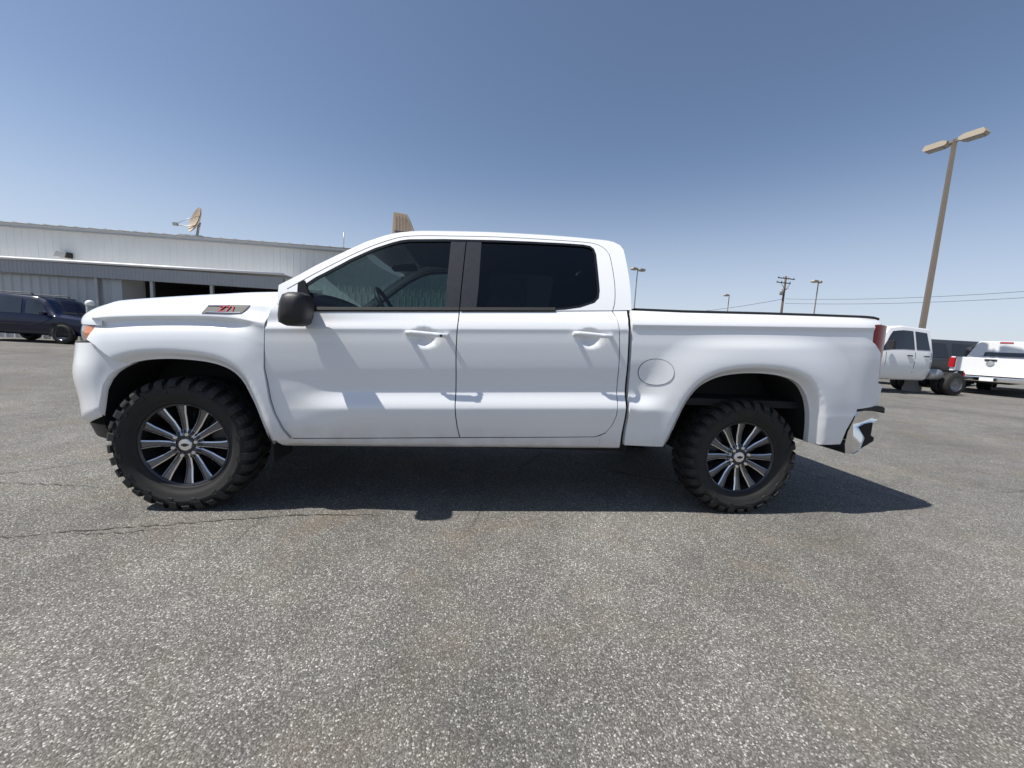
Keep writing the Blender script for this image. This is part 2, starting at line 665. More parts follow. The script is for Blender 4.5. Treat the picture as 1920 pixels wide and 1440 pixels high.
def z_ledge(x):
    return 0.690 + 0.036 * (x - 0.715)
DOOR_LINES = [lambda x: z_crease(x) - 0.006, lambda x: z_crease(x) - 0.002, lambda x: z_crease(x) + 0.002, lambda x: z_crease(x) + 0.007, lambda x: z_ledge(x) - 0.003, lambda x: z_ledge(x) + 0.003, lambda x: z_ledge(x) + 0.098, lambda x: z_ledge(x) + 0.106]
HANDLES = [(1.467, 1.165), (2.525, 1.217)]
def y_door(x, z):
    a = sst(0.62, 1.05, x)
    zc, zb = z_crease(x), z_belt(x)
    zl0 = 0.690 + 0.036 * (x - 0.715)
    zl1 = zl0 + 0.102
    zd = 0.486 + 0.0315 * (x - 0.65)
    zr = 0.420 + 0.0168 * (x - 0.665)
    tab = [(zr - 0.02, 0.06), (zr, 0.02), (zr + 0.012, -0.012), (zd - 0.01, -0.034), (zd + 0.03, -0.046), (zd + 0.09, -0.062 - 0.008 * a),
           (zl0 - 0.035, -0.069 - 0.028 * a), (zl0 - 0.003, -0.071 - 0.031 * a), (zl0 + 0.003, -0.071 - 0.0305 * a), (zl1 - 0.004, -0.075 + 0.008 * a), (zl1 + 0.004, -0.0755 + 0.010 * a),
           (zl1 + 0.06, -0.077 + 0.008 * a), (zc - 0.25, -0.084), (zc - 0.17, -0.0885), (zc - 0.09, -0.0905), (zc - 0.030, -0.0895), (zc - 0.002, -0.0915), (zc + 0.002, -0.0906),
           (zc + 0.05, -0.069), (zb - 0.012, gh(zb) - 0.004), (zb + 0.05, gh(zb + 0.05))]
    y = pchip(tab, z)
    for hx, hz in HANDLES:
        q = ((x - hx) / 0.085) ** 2 + ((z - hz) / 0.072) ** 2
        if q < 1:
            y += 0.038 * (1 - q) ** 1.5
    return y

RIDGE = [(-0.70, 1.140), (-0.55, 1.158), (-0.415, 1.174), (-0.291, 1.189), (-0.006, 1.211), (0.228, 1.2215), (0.346, 1.220), (0.436, 1.211), (0.511, 1.199), (0.56, 1.19)]
HOODTOP = smooth_line([(-0.76, 1.19), (-0.70, 1.212), (-0.639, 1.236), (-0.588, 1.256), (-0.538, 1.274), (-0.488, 1.286), (-0.387, 1.305), (-0.248, 1.327), (0.021, 1.363), (0.229, 1.388), (0.335, 1.402), (0.44, 1.412), (0.60, 1.425)], 4)
def plan(x):
    return 0.0 if x > -0.36 else 0.17 * ((-0.36 - x) / 0.3) ** 2

def y_fender(x, z):
    zr = pchip(RIDGE, x)
    ztop = pchip(HOODTOP, x) - 0.012
    k = sst(0.30, 0.50, x)          # the scoop under the ridge dies out towards the door
    k2 = 1 - 0.55 * k
    h = ztop - zr
    tab = [(0.40, 0.0), (0.46, -0.03), (0.60, -0.062), (0.78, -0.074), (0.95, -0.079), (zr - 0.15, -0.0775 - 0.008 * k), (zr - 0.105, -0.072 - 0.016 * k), (zr - 0.075, -0.062 - 0.026 * k), (zr - 0.052, -0.046 - 0.042 * k),
           (zr - 0.034, -0.040 - 0.048 * k), (zr - 0.016, -0.047 - 0.043 * k), (zr - 0.002, -0.067 - 0.023 * k), (zr + 0.002, -0.0665 - 0.022 * k),
           (zr + 0.28 * h, -0.046), (zr + 0.55 * h, -0.020), (zr + 0.78 * h, 0.016), (zr + 0.93 * h, 0.060), (ztop, 0.105), (ztop + 0.05, 0.25)]
    y = pchip(tab, z) + plan(x)
    if z < zr - 0.02:
        y += flare(x, z, ARCH_F, 0.024, 0.30)
    return y

def zc_bed(x):
    return 1.320 + 0.045 * (x - 2.80)
BEDTOP = [(2.78, 1.424), (3.19, 1.4335), (3.81, 1.457), (4.20, 1.469), (4.47, 1.476), (4.75, 1.484)]
def z_bedtop(x):
    return lerp_tab(BEDTOP, x)
def y_bed(x, z):
    a = 1 - sst(2.92, 3.12, x)
    zc, zt = zc_bed(x), z_bedtop(x)
    zl0, zl1 = 0.764, 0.868
    tab = [(0.44, 0.0), (0.50, -0.036), (0.60, -0.056), (zl0 - 0.03, -0.072 - 0.026 * a), (zl0 - 0.003, -0.074 - 0.028 * a), (zl0 + 0.003, -0.074 - 0.0275 * a), (zl1 - 0.004, -0.077 + 0.010 * a), (zl1 + 0.06, -0.079 + 0.009 * a),
           (zc - 0.22, -0.0865), (zc - 0.14, -0.0865), (zc - 0.075, -0.083), (zc - 0.035, -0.0815), (zc - 0.012, -0.0855), (zc - 0.002, -0.0895), (zc + 0.002, -0.0886), (zc + 0.05, -0.060), (zt - 0.012, -0.022), (zt, -0.010)]
    y = pchip(tab, z)
    if z < zc - 0.03:
        y += flare(x, z, ARCH_R, 0.040, 0.36) * (1 - sst(zc - 0.16, zc - 0.03, z))
    if x > 4.50:
        y += 0.040 * ((x - 4.50) / 0.24) ** 2
    return y

# --- outlines, in metres along and up the truck
SEAM_FD = [(0.574, 1.318), (0.549, 1.284), (0.535, 1.238), (0.527, 1.154), (0.522, 0.93), (0.536, 0.826), (0.549, 0.728), (0.571, 0.649), (0.594, 0.595), (0.612, 0.548), (0.650, 0.486)]
SEAM_B = [(1.6735, 1.344), (1.6735, 1.311), (1.667, 1.218), (1.665, 1.084), (1.670, 0.948), (1.673, 0.828), (1.672, 0.741), (1.678, 0.672), (1.690, 0.591), (1.708, 0.520)]
SEAM_C = [(2.69, 1.412), (2.706, 1.373), (2.720, 1.277), (2.731, 1.172), (2.740, 1.031), (2.749, 0.816), (2.748, 0.707), (2.731, 0.632), (2.700, 0.580), (2.632, 0.549)]
G = 0.0032
def off(line, d):
    return [(x + d, z) for x, z in line]

# front door
front_door = panel('front_door', off(SEAM_FD, G) + [(1.15, 0.5010)] + off(SEAM_B, -G)[::-1] + [(1.15, z_belt(1.15) - 0.002), (0.70, z_belt(0.70) - 0.002)], y_door, M['white'], truck, 0.028, 0.009, dense=0.012, rowf=z_crease, lines=DOOR_LINES)
rear_door = panel('rear_door', off(SEAM_B, G) + [(2.2, 0.5345)] + off(SEAM_C, -G)[::-1] + [(2.26, z_belt(2.26) - 0.002)], y_door, M['white'], truck, 0.028, 0.009, dense=0.012, rowf=z_crease, lines=DOOR_LINES)
# sill and cab corner
panel('rocker_panel', [(0.665, 0.480), (1.15, 0.495), (1.71, 0.513), (2.2, 0.5285), (2.632, 0.5435), (2.668, 0.556), (2.668, 0.4535), (1.7, 0.4375), (0.60, 0.419), (0.555, 0.46), (0.60, 0.50)], y_door, M['white'], truck, 0.05, 0.012, 0.10)
panel('cab_corner', off(SEAM_C, G)[:9] + [(2.704, 0.575), (2.6695, 0.557), (2.6695, 0.4535), (2.822, 0.456), (2.811, 0.631), (2.793, 1.084), (2.780, 1.322), (2.796, 1.417)], y_door, M['white'], truck, 0.025, 0.009, 0.06, dense=0.012, rowf=z_crease, lines=DOOR_LINES)

# front fender
fender_out = off(SEAM_FD, -G)[1:] + [(0.62, 0.478), (0.545, 0.47), (0.53, 0.435)] + [p for p in ARCH_F[::-1] if p[1] > 0.44 and p[0] > -0.243] + [(-0.300, 0.948), (-0.346, 0.983), (-0.393, 1.021), (-0.428, 1.038), (-0.46, 1.05), (-0.435, 1.10), (-0.43, 1.166)]
for xx in (-0.38, -0.30, -0.2, -0.1, 0.0, 0.1, 0.2, 0.3, 0.4, 0.5, 0.56):
    fender_out.append((xx, pchip(HOODTOP, xx) - 0.018))
fender_out.append((0.568, 1.33))
front_fender = panel('front_fender', fender_out, y_fender, M['white'], truck, 0.020, 0.008, dense=0.012, rowf=lambda q: pchip(RIDGE, q), lines=[lambda q: pchip(RIDGE, q) - 0.006, lambda q: pchip(RIDGE, q) - 0.002, lambda q: pchip(RIDGE, q) + 0.002, lambda q: pchip(RIDGE, q) + 0.007])

# bed side
bed_out = [(2.816, 1.418), (2.808, 1.322), (2.820, 1.084), (2.832, 0.80), (2.842, 0.52), (2.847, 0.494), (3.154, 0.503)]
bed_out += [p for p in ARCH_R if p[1] > 0.506][1:-1] + [(4.252, 0.546), (4.475, 0.550), (4.494, 0.657), (4.531, 0.742), (4.560, 0.815), (4.788, 0.842), (4.790, 0.99), (4.725, 1.01), (4.690, 1.225), (4.612, 1.290), (4.590, 1.30), (4.588, 1.425), (4.655, 1.430), (4.660, 1.472)]
bed_out += [(4.47, 1.468), (4.2, 1.461), (3.81, 1.449), (3.19, 1.4255)]
bed_side = panel('bed_side', bed_out, y_bed, M['white'], truck, 0.026, 0.009, 0.04, dense=0.013, rowf=zc_bed, lines=[lambda q: zc_bed(q) - 0.006, lambda q: zc_bed(q) - 0.002, lambda q: zc_bed(q) + 0.002, lambda q: zc_bed(q) + 0.007])
def rail_fn(side):
    def f(u, v):
        x = 2.86 + u * 1.83
        zt = z_bedtop(x) - 0.008
        prof = [(0.012, -0.004), (-0.014, 0.002), (-0.012, 0.016), (0.02, 0.021), (0.08, 0.019), (0.085, -0.03)]
        k = v * 5
        i = min(4, int(k))
        t = k - i
        y = prof[i][0] + (prof[i + 1][0] - prof[i][0]) * t
        z = prof[i][1] + (prof[i + 1][1] - prof[i][1]) * t
        if u > 0.97:
            z -= 0.012 * (u - 0.97) / 0.03
        return (x, y if side < 0 else 2 * YC - y, zt + z)
    return f
for s in (-1, 1):
    grid_mesh('bed_rail_cap', rail_fn(s), 40, 5, M['black'], truck, flip=(s < 0))
box('bed_front_wall', 2.83, 2.87, 0.06, 1.80, 0.6, 1.42, M['white'], truck)
box('cab_gap_shade', 2.795, 2.84, 0.0, 0.045, 0.5, 1.39, M['under'], truck)  # black block standing in for the shade inside the cab-to-bed gap
box('bed_floor', 2.85, 4.66, 0.06, 1.80, 0.78, 0.83, M['under'], truck)

# greenhouse side frame (A pillar, roof rail and C pillar in one)
WIN = [(0.698, 1.287), (0.700, 1.40), (0.716, 1.452), (0.771, 1.503), (0.818, 1.536), (0.863, 1.570), (0.909, 1.604), (0.955, 1.640), (1.052, 1.704), (1.101, 1.735), (1.205, 1.786), (1.258, 1.807), (1.312, 1.820), (1.54, 1.843), (1.893, 1.868), (2.137, 1.880), (2.386, 1.889), (2.535, 1.891), (2.585, 1.884), (2.612, 1.862), (2.622, 1.82), (2.621, 1.785), (2.617, 1.545), (2.606, 1.490), (2.572, 1.455), (2.471, 1.416), (2.368, 1.395), (2.26, 1.381)]
RAIL = [(0.568, 1.437), (0.668, 1.508), (0.756, 1.578), (0.845, 1.642), (0.935, 1.705), (1.035, 1.774), (1.139, 1.829), (1.193, 1.851), (1.26, 1.870), (1.38, 1.889), (1.534, 1.903), (1.72, 1.917), (1.893, 1.928), (2.10, 1.936), (2.30, 1.942), (2.50, 1.944), (2.70, 1.941), (2.77, 1.934), (2.815, 1.911), (2.834, 1.874)]
frame_out = [(0.578, 1.322)] + RAIL + [(2.838, 1.757), (2.838, 1.64), (2.835, 1.55), (2.826, 1.423), (2.68, 1.4115), (2.26, 1.382)] + WIN[::-1][1:-1] + [(0.697, 1.289)]
cab_frame = panel('cab_frame', frame_out, lambda x, z: gh(z) - 0.002, M['white'], truck, 0.03, 0.02, 0.06)

# roof, windscreen, rear wall
RS = smooth_line(RAIL[5:-1], 3)
def roof_fn(u, v):
    k = u * (len(RS) - 1)
    i = min(len(RS) - 2, int(k))
    t = k - i
    x = RS[i][0] + (RS[i + 1][0] - RS[i][0]) * t
    ze = RS[i][1] + (RS[i + 1][1] - RS[i][1]) * t - 0.006
    y0 = gh(ze) + 0.001
    s = 1 - abs(2 * v - 1)
    y = y0 + (YC - y0) * s if v <= 0.5 else 2 * YC - (y0 + (YC - y0) * s)
    d = s * (YC - y0)
    crown = 0.034 * (1 - math.exp(-d / 0.05)) + 0.022 * (1 - (1 - s) ** 2) - 0.010 * math.exp(-((d - 0.062) / 0.012) ** 2)
    fx = sst(1.0, 1.35, x)
    return (x - 0.10 * (1 - fx) * (1 - (1 - s) ** 2) * 0.9, y, ze + crown * (0.55 + 0.45 * fx) * (1 - 0.4 * sst(2.74, 2.815, x)))
grid_mesh('roof', roof_fn, 46, 80, M['white'], truck)
AL = [(0.60, 1.425), (0.668, 1.490), (0.756, 1.561), (0.845, 1.625), (0.935, 1.688), (1.035, 1.752)]
def ws_fn(u, v):
    k = u * 5
    i = min(4, int(k))
    t = k - i
    x = AL[i][0] + (AL[i + 1][0] - AL[i][0]) * t
    z = AL[i][1] + (AL[i + 1][1] - AL[i][1]) * t
    y0 = gh(z) + 0.02
    s = 1 - abs(2 * v - 1)
    y = y0 + v * 2 * (YC - y0)
    return (x - 0.13 * (1 - (1 - s) ** 2), y, z + 0.012 * s)
grid_mesh('windscreen', ws_fn, 8, 20, M['glass_clear'], truck)
def cabback(u, v):
    z = 0.7 + u * 1.21
    y0 = gh(z) if z > 1.4 else -0.02
    y0 += 0.02
    return (2.83 - 0.0 * u, y0 + v * 2 * (YC - y0), z)
grid_mesh('cab_rear_wall', cabback, 6, 6, M['white'], truck)
bm = bmesh.new()
prism(bm, [(0.36, 1.46), (1.5, 1.46), (1.44, 1.80), (0.42, 1.80)], 'x', 2.832, 2.84)
from_bm('rear_window', bm, M['gloss_black'], truck)

# side glass, its black surround and the pillar film
def side_glass(name, poly, m, off_y=0.012):
    return panel(name, poly, lambda x, z: gh(z) + off_y, m, truck, 0.08, 0.08, 0.004, True, 0.06)
side_glass('side_window', [(0.70, 1.30), (0.71, 1.44), (0.775, 1.50), (0.87, 1.572), (0.955, 1.636), (1.052, 1.70), (1.205, 1.782), (1.312, 1.815), (1.54, 1.838), (1.60, 1.842), (1.592, 1.50), (1.594, 1.345), (1.2, 1.32)], M['glass_front'])
side_glass('side_window', [(1.76, 1.36), (1.765, 1.50), (1.78, 1.853), (1.893, 1.863), (2.386, 1.884), (2.58, 1.882), (2.612, 1.858), (2.616, 1.545), (2.60, 1.49), (2.55, 1.452), (2.471, 1.42), (2.26, 1.386)], M['glass_dark'])
def film(name, poly, m, oy):
    return panel(name, poly, lambda x, z: gh(z) + oy, m, truck, 0.06, 0.06, 0.006, True, 0.05)
film('pillar_film', [(1.586, 1.352), (1.584, 1.50), (1.591, 1.845), (1.692, 1.853), (1.676, 1.50), (1.6715, 1.357)], M['pillar'], 0.004)
film('pillar_film', [(1.6785, 1.357), (1.683, 1.50), (1.699, 1.853), (1.800, 1.860), (1.790, 1.50), (1.780, 1.364)], M['pillar'], 0.004)
wl = resample(WIN, 0.05)
def ring(poly, w, name, m, oy):
    n = len(poly)
    cx = sum(p[0] for p in poly) / n
    bm = bmesh.new()
    a, b, c, d = [], [], [], []
    for i in range(n):
        p, q = Vector(poly[i - 1]).to_2d(), Vector(poly[(i + 1) % n]).to_2d()
        t = (q - p).normalized()
        nn = Vector((t.y, -t.x))
        P = Vector(poly[i]).to_2d()
        if not inside(tuple(P + nn * 0.004), poly):
            nn = -nn
        I = P + nn * w
        a.append(bm.verts.new((P.x, gh(P.y) + oy, P.y)))
        b.append(bm.verts.new((I.x, gh(I.y) + oy, I.y)))
        c.append(bm.verts.new((I.x, gh(I.y) + oy + 0.02, I.y)))
        d.append(bm.verts.new((P.x, gh(P.y) + oy + 0.03, P.y)))
    for i in range(n):
        j = (i + 1) % n
        bm.faces.new((a[i], b[i], b[j], a[j]))
        bm.faces.new((b[i], c[i], c[j], b[j]))
        bm.faces.new((d[i], a[i], a[j], d[j]))
    o = from_bm(name, bm, m, truck)
    mirror_obj(o, truck)
ring([(p.x, p.y) for p in wl], 0.016, 'window_seal', M['gloss_black'], 0.002)
# waist strip under the glass
bm = bmesh.new()
for x0, x1 in ((0.70, 1.6705), (1.6765, 2.30)):
    N = 12
    pr = []
    for i in range(N + 1):
        x = x0 + (x1 - x0) * i / N
        zb = z_belt(x)
        pr.append([bm.verts.new((x, gh(zb) - 0.0065, zb - 0.006)), bm.verts.new((x, gh(zb) - 0.0075, zb + 0.004)), bm.verts.new((x, gh(zb + 0.02) - 0.002, zb + 0.021)), bm.verts.new((x, gh(zb) + 0.02, zb + 0.024))])
    for A, B in zip(pr, pr[1:]):
        for k in range(3):
            bm.faces.new((A[k], B[k], B[k + 1], A[k + 1]))
o = from_bm('waist_strip', bm, M['under'], truck)
mirror_obj(o, truck)
# door frame seams: slim dark gaps above the doors and along the roof gutter
bm = bmesh.new()
for line in ([(0.62, 1.415), (0.70, 1.477), (0.79, 1.546), (0.88, 1.612), (0.97, 1.676), (1.06, 1.735), (1.16, 1.790), (1.26, 1.832), (1.40, 1.856), (1.60, 1.872), (1.9, 1.894), (2.3, 1.908), (2.55, 1.911), (2.62, 1.905), (2.672, 1.885), (2.708, 1.845), (2.722, 1.798), (2.727, 1.61), (2.715, 1.48), (2.695, 1.415)],):
    pts = [Vector((x, gh(z) - 0.0016, z)) for x, z in smooth_line(line, 3)]
    tube(bm, pts, 0.0022, 5)
o = from_bm('door_gap', bm, M['under'], truck)
mirror_obj(o, truck)

# hood
def hood_fn(u, v):
    k = u * (len(HOODTOP) - 1)
    i = min(len(HOODTOP) - 2, int(k))
    t = k - i
    x = HOODTOP[i][0] + (HOODTOP[i + 1][0] - HOODTOP[i][0]) * t
    zt = HOODTOP[i][1] + (HOODTOP[i + 1][1] - HOODTOP[i][1]) * t - 0.015
    y0 = 0.095 + plan(x)
    s = 1 - abs(2 * v - 1)
    y = y0 + v * 2 * (YC - y0)
    dome = 0.045 * (1 - (1 - s) ** 2)
    nose = sst(-0.42, -0.76, x)
    return (x - 0.09 * nose * (1 - (1 - s) ** 2), y, zt + dome * (1 - 0.6 * nose))
hood = grid_mesh('hood', hood_fn, 40, 36, M['white'], truck)
bm = bmesh.new()
prism(bm, [(0.50, 1.395), (0.66, 1.415), (0.66, 1.38), (0.50, 1.36)], 'y', 0.12, 1.74)
from_bm('cowl_panel', bm, M['black'], truck)

# front end: bumper cover, lamps, grille, valance in plan curves
def nose_xy(s, push=0.0):
    """plan curve of the nose; s = 0 at the arch, 1 on the centre line"""
    tab = [(0.0, -0.23, -0.060), (0.10, -0.34, -0.066), (0.19, -0.43, -0.056), (0.27, -0.52, -0.022), (0.35, -0.605, 0.035), (0.43, -0.675, 0.115), (0.52, -0.735, 0.225), (0.66, -0.80, 0.43), (0.82, -0.845, 0.67), (1.0, -0.865, 0.93)]
    X = [(a, b) for a, b, c in tab]
    Y = [(a, c) for a, b, c in tab]
    return pchip(X, s) - push * s, pchip(Y, s)
def nose_grid(name, zlo, zhi, m, prof, nu=44, nv=10, s0=0.0):
    def fn(u, v):
        s = s0 + (1 - s0) * (1 - abs(2 * u - 1))
        x, y = nose_xy(s)
        a, b = zlo(s, x), zhi(s, x)
        z = a + (b - a) * v
        dx, dy = prof(s, v)
        nx, ny = (-s, -(1 - s)) if s < 0.99 else (-1, 0)
        l = math.hypot(nx, ny)
        x += nx / l * dx
        y += ny / l * dx
        if u > 0.5:
            y = 2 * YC - y
        return (x, y, z)
    return grid_mesh(name, fn, nu, nv, m, truck)
arch_lo = [(-0.418, 0.52)] + [(p[0], p[1]) for p in ARCH_F if -0.418 < p[0] < -0.2 and p[1] > 0.62]
def bump_lo(s, x):
    return lerp_tab(sorted(arch_lo), x) + 0.001 if x > -0.414 else lerp_tab([(-0.60, 0.525), (-0.414, 0.60)], x)
def bump_hi(s, x):
    return lerp_tab([(-0.60, 1.022), (-0.428, 1.032), (-0.395, 1.014), (-0.348, 0.976), (-0.302, 0.942), (-0.243, 0.905)], x)
nose_grid('front_bumper', bump_lo, lambda s, x: max(bump_lo(s, x) + 0.004, bump_hi(s, x)), M['white'], lambda s, v: (0.024 * math.exp(-((v - 0.62) / 0.25) ** 2) * sst(0.12, 0.3, s) - 0.03 * (v < 0.05) - 0.016 * sst(0.2, 0.05, s), 0), 64, 14)
nose_grid('front_valance', lambda s, x: 0.44, lambda s, x: 0.535, M['black'], lambda s, v: (-0.03 - 0.03 * (1 - v), 0), 40, 3, 0.17)
nose_grid('headlight', lambda s, x: 1.035, lambda s, x: 1.135, M['lamp_clear'], lambda s, v: (-0.035 + 0.01 * math.sin(v * 3.1), 0), 44, 4, 0.175)
nose_grid('grille', lambda s, x: 0.72, lambda s, x: 1.13, M['gloss_black'], lambda s, v: (-0.005, 0), 30, 6, 0.62)
for sgn in (0, 1):
    bm = bmesh.new()
    ring_ = []
    for s in (0.19, 0.215, 0.24, 0.265):
        x, y = nose_xy(s)
        ring_.append([(x, y + 0.022, 1.045), (x - 0.004, y + 0.018, 1.085), (x, y + 0.022, 1.125)])
    vv = [[bm.verts.new((p[0], p[1] if not sgn else 2 * YC - p[1], p[2])) for p in r_] for r_ in ring_]
    for A, B in zip(vv, vv[1:]):
        for k in range(2):
            bm.faces.new((A[k], B[k], B[k + 1], A[k + 1]))
    from_bm('side_marker', bm, M['orange'], truck)
# lip between hood and lamps
def lip_fn(u, v):
    r = 1 - abs(2 * u - 1)
    sa = 0.172 + (1 - 0.172) * r
    x0, y0 = nose_xy(sa, -0.012)
    z0 = 1.134
    if sa < 0.58:
        t = (sa - 0.172) / 0.408
        x1 = -0.40 + (HOODTOP[0][0] + 0.40) * t
        y1 = 0.095 + plan(x1)
        z1 = pchip(HOODTOP, x1) - 0.017
    else:
        x1, y1, z1 = hood_fn(0.0, 0.5 * (sa - 0.58) / 0.42)
        z1 -= 0.002
    xm, ym = nose_xy(sa, 0.008)
    ym -= 0.004
    x0 += 0.035
    xm += 0.032
    zm = z0 + 0.62 * (z1 - z0)
    q = lambda a, m_, c: (1 - v) ** 2 * a + 2 * v * (1 - v) * m_ + v * v * c
    P = [q(x0, xm, x1), q(y0, ym, y1), q(z0, zm, z1)]
    if u > 0.5:
        P[1] = 2 * YC - P[1]
    return tuple(P)
grid_mesh('hood_lip', lip_fn, 70, 8, M['white'], truck)

# badge on the hood side
bm = bmesh.new()
def badge_poly(poly, oy, th, mi=0):
    A = [bm.verts.new((x, y_fender(x, z) + oy, z)) for x, z in poly]
    B = [bm.verts.new((x, y_fender(x, z) + oy + th, z)) for x, z in poly]
    f = bm.faces.new(A)
    f.material_index = mi
    for i in range(len(A)):
        bm.faces.new((A[i], B[i], B[(i + 1) % len(A)], A[(i + 1) % len(A)])).material_index = mi
badge_poly([(0.165, 1.237), (0.385, 1.247), (0.418, 1.302), (0.19, 1.292)], -0.004, 0.02)
badge = from_bm('badge', bm, M['black'], truck)
bm = bmesh.new()
badge_poly([(0.185, 1.243), (0.378, 1.252), (0.381, 1.258), (0.188, 1.249)], -0.007, 0.008)
badge_poly([(0.185, 1.284), (0.30, 1.290), (0.302, 1.296), (0.188, 1.289)], -0.007, 0.008)
from_bm('badge_edge', bm, M['chrome'], badge)
def text(name, s, size, mtx, m, parent, ext=0.002):
    cu = bpy.data.curves.new(name, 'FONT')
    cu.body = s
    cu.size = size
    cu.extrude = ext
    cu.align_x = 'CENTER'
    cu.align_y = 'CENTER'
    o = bpy.data.objects.new(name, cu)
    COL.objects.link(o)
    dg = bpy.context.evaluated_depsgraph_get()
    me = bpy.data.meshes.new_from_object(o.evaluated_get(dg))
    bpy.data.objects.remove(o)
    me.name = name
    me.transform(mtx)
    me.materials.clear()
    return link(name, me, m, parent)
tilt = math.atan2(y_fender(0.30, 1.29) - y_fender(0.30, 1.25), 0.04)
text('badge_letters', 'Z71', 0.058, Matrix.Translation((0.30, y_fender(0.30, 1.271) - 0.007, 1.269)) @ Matrix.Rotation(math.pi / 2 - tilt, 4, 'X') @ Matrix.Shear('XZ', 4, (0.0, 0.0)), M['red'], badge)

# fuel door
bm = bmesh.new()
def disc(bm, cx, cz, rx, rz, fn, oy, n=40, rings=6, mi=0, inner=0.0, p=2.4):
    prev = None
    for k in range(rings + 1):
        f = inner + (1 - inner) * k / rings
        cur = []
        for i in range(n):
            a = 2 * math.pi * i / n
            c_, s_ = math.cos(a), math.sin(a)
            q = (abs(c_) ** p + abs(s_) ** p) ** (-1 / p)
            x, z = cx + rx * f * q * c_, cz + rz * f * q * s_
            cur.append(bm.verts.new((x, fn(x, z) + oy, z)))
            if f < 1e-6:
                cur = cur * n
                break
        if prev:
            for i in range(n):
                a, b, c, d = prev[i], prev[(i + 1) % n], cur[(i + 1) % n], cur[i]
                fc = bm.faces.new((a, b, c, d)) if a != b else bm.faces.new((a, c, d))
                fc.smooth = True
                fc.material_index = mi
        prev = cur
disc(bm, 2.998, 1.016, 0.119, 0.086, y_bed, -0.0040, p=2.12)
fuel = from_bm('fuel_door', bm, M['white'], truck)
bm = bmesh.new()
disc(bm, 2.998, 1.016, 0.1225, 0.0895, y_bed, -0.0015, rings=1, inner=0.94, p=2.12)
from_bm('fuel_door_gap', bm, M['under'], fuel)

# door handles
for i, (hx, hz) in enumerate(HANDLES):
    x0, x1 = hx - 0.118, hx + 0.150
    zz = hz + 0.022
    def hfn(u, v, x0=x0, x1=x1, zz=zz):
        x = x0 + (x1 - x0) * u
        a = 2 * math.pi * v
        e = (1 - abs(2 * u - 1) ** 6) ** 0.5 if 0 < u < 1 else 0.25
        base = min(y_door(x, zz), -0.085)
        stand = 0.018 + 0.022 * (1 - (2 * u - 1) ** 4)
        return (x, base - stand + 0.011 * math.cos(a) * e, zz - 0.012 * (u - 0.5) + 0.0145 * math.sin(a) * e)
    h = grid_mesh('door_handle', hfn, 24, 14, M['white'], (front_door, rear_door)[i])
    for ex in (x0 + 0.015, x1 - 0.015):
        box('handle_mount', ex - 0.014, ex + 0.014, -0.115, -0.07, zz - 0.010, zz + 0.010, M['white'], (front_door, rear_door)[i], bevel=0.003)
    if i == 0:
        bm = bmesh.new()
        cyl(bm, (x1 - 0.045, -0.131, zz - 0.006), (0, 1, 0), 0.0085, 0.012, 16)
        from_bm('key_cylinder', bm, M['black'], front_door)

# mirror
bm = bmesh.new()
def mring(x, y, sx, sz, zc, tx=0.0):
    vs_ = []
    for k in range(16):
        a = 2 * math.pi * k / 16
        c_, s_ = math.cos(a), math.sin(a)
        q = (abs(c_) ** 4 + abs(s_) ** 4) ** (-0.25)
        zz = zc + sz * q * s_
        vs_.append(bm.verts.new((x + sx * q * c_ + tx * (zz - zc), y, zz)))
    return vs_
rings = [mring(0.775, -0.105, 0.028, 0.070, 1.283, 0.12), mring(0.765, -0.112, 0.055, 0.088, 1.283, 0.12), mring(0.763, -0.17, 0.068, 0.094, 1.284, 0.13), mring(0.762, -0.23, 0.074, 0.096, 1.285, 0.14), mring(0.762, -0.275, 0.068, 0.090, 1.285, 0.14), mring(0.763, -0.30, 0.045, 0.065, 1.285, 0.14), mring(0.765, -0.305, 0.015, 0.02, 1.285, 0.14)]
for A, B in zip(rings, rings[1:]):
    for k in range(16):
        bm.faces.new((A[k], A[(k + 1) % 16], B[(k + 1) % 16], B[k]))
bm.faces.new(rings[0])
bm.faces.new(rings[-1])
mir = from_bm('side_mirror', bm, M['black'], truck, angle=R(50))
mirror_obj(mir, truck)
bm = bmesh.new()
prism(bm, [(0.70, 1.285), (0.80, 1.292), (0.80, 1.33), (0.72, 1.34)], 'y', -0.12, 0.01)
from_bm('mirror_arm', bm, M['black'], mir, bevel=0.006)
bm = bmesh.new()
prism(bm, [(0.69, 1.287), (0.80, 1.294), (0.735, 1.47), (0.70, 1.45)], 'y', -0.045, -0.02)
o = from_bm('mirror_sail', bm, M['black'], truck)

# tail lamp, tailgate, rear bumper
def y_lamp(x, z):
    return -0.073 + 0.075 * max(0, (x - 4.58) / 0.20) ** 2
lamp_out = [(4.592, 1.304), (4.592, 1.422), (4.66, 1.426), (4.775, 1.424), (4.795, 1.36), (4.800, 1.25), (4.798, 1.00), (4.760, 0.995), (4.729, 1.016), (4.696, 1.228), (4.616, 1.294)]
panel('tail_lamp', lamp_out, y_lamp, M['lamp_red'], truck, 0.02, 0.02, 0.12)
box('tailgate', 4.74, 4.785, 0.045, 1.815, 0.86, 1.452, M['white'], truck, bevel=0.008)
bm = bmesh.new()
bprof = [(4.585, 0.794), (4.70, 0.799), (4.80, 0.797), (4.845, 0.785), (4.865, 0.762), (4.862, 0.737), (4.83, 0.715), (4.755, 0.698), (4.705, 0.672), (4.672, 0.60), (4.648, 0.50), (4.60, 0.476), (4.535, 0.478), (4.520, 0.55), (4.528, 0.64), (4.560, 0.73)]
secs = [(-0.055, -0.05), (-0.06, -0.015), (0.0, 0.0), (0.10, 0.02), (0.45, 0.05), (0.93, 0.06)]
secs += [(2 * YC - y, d) for y, d in secs[:-1][::-1]]
prev = None
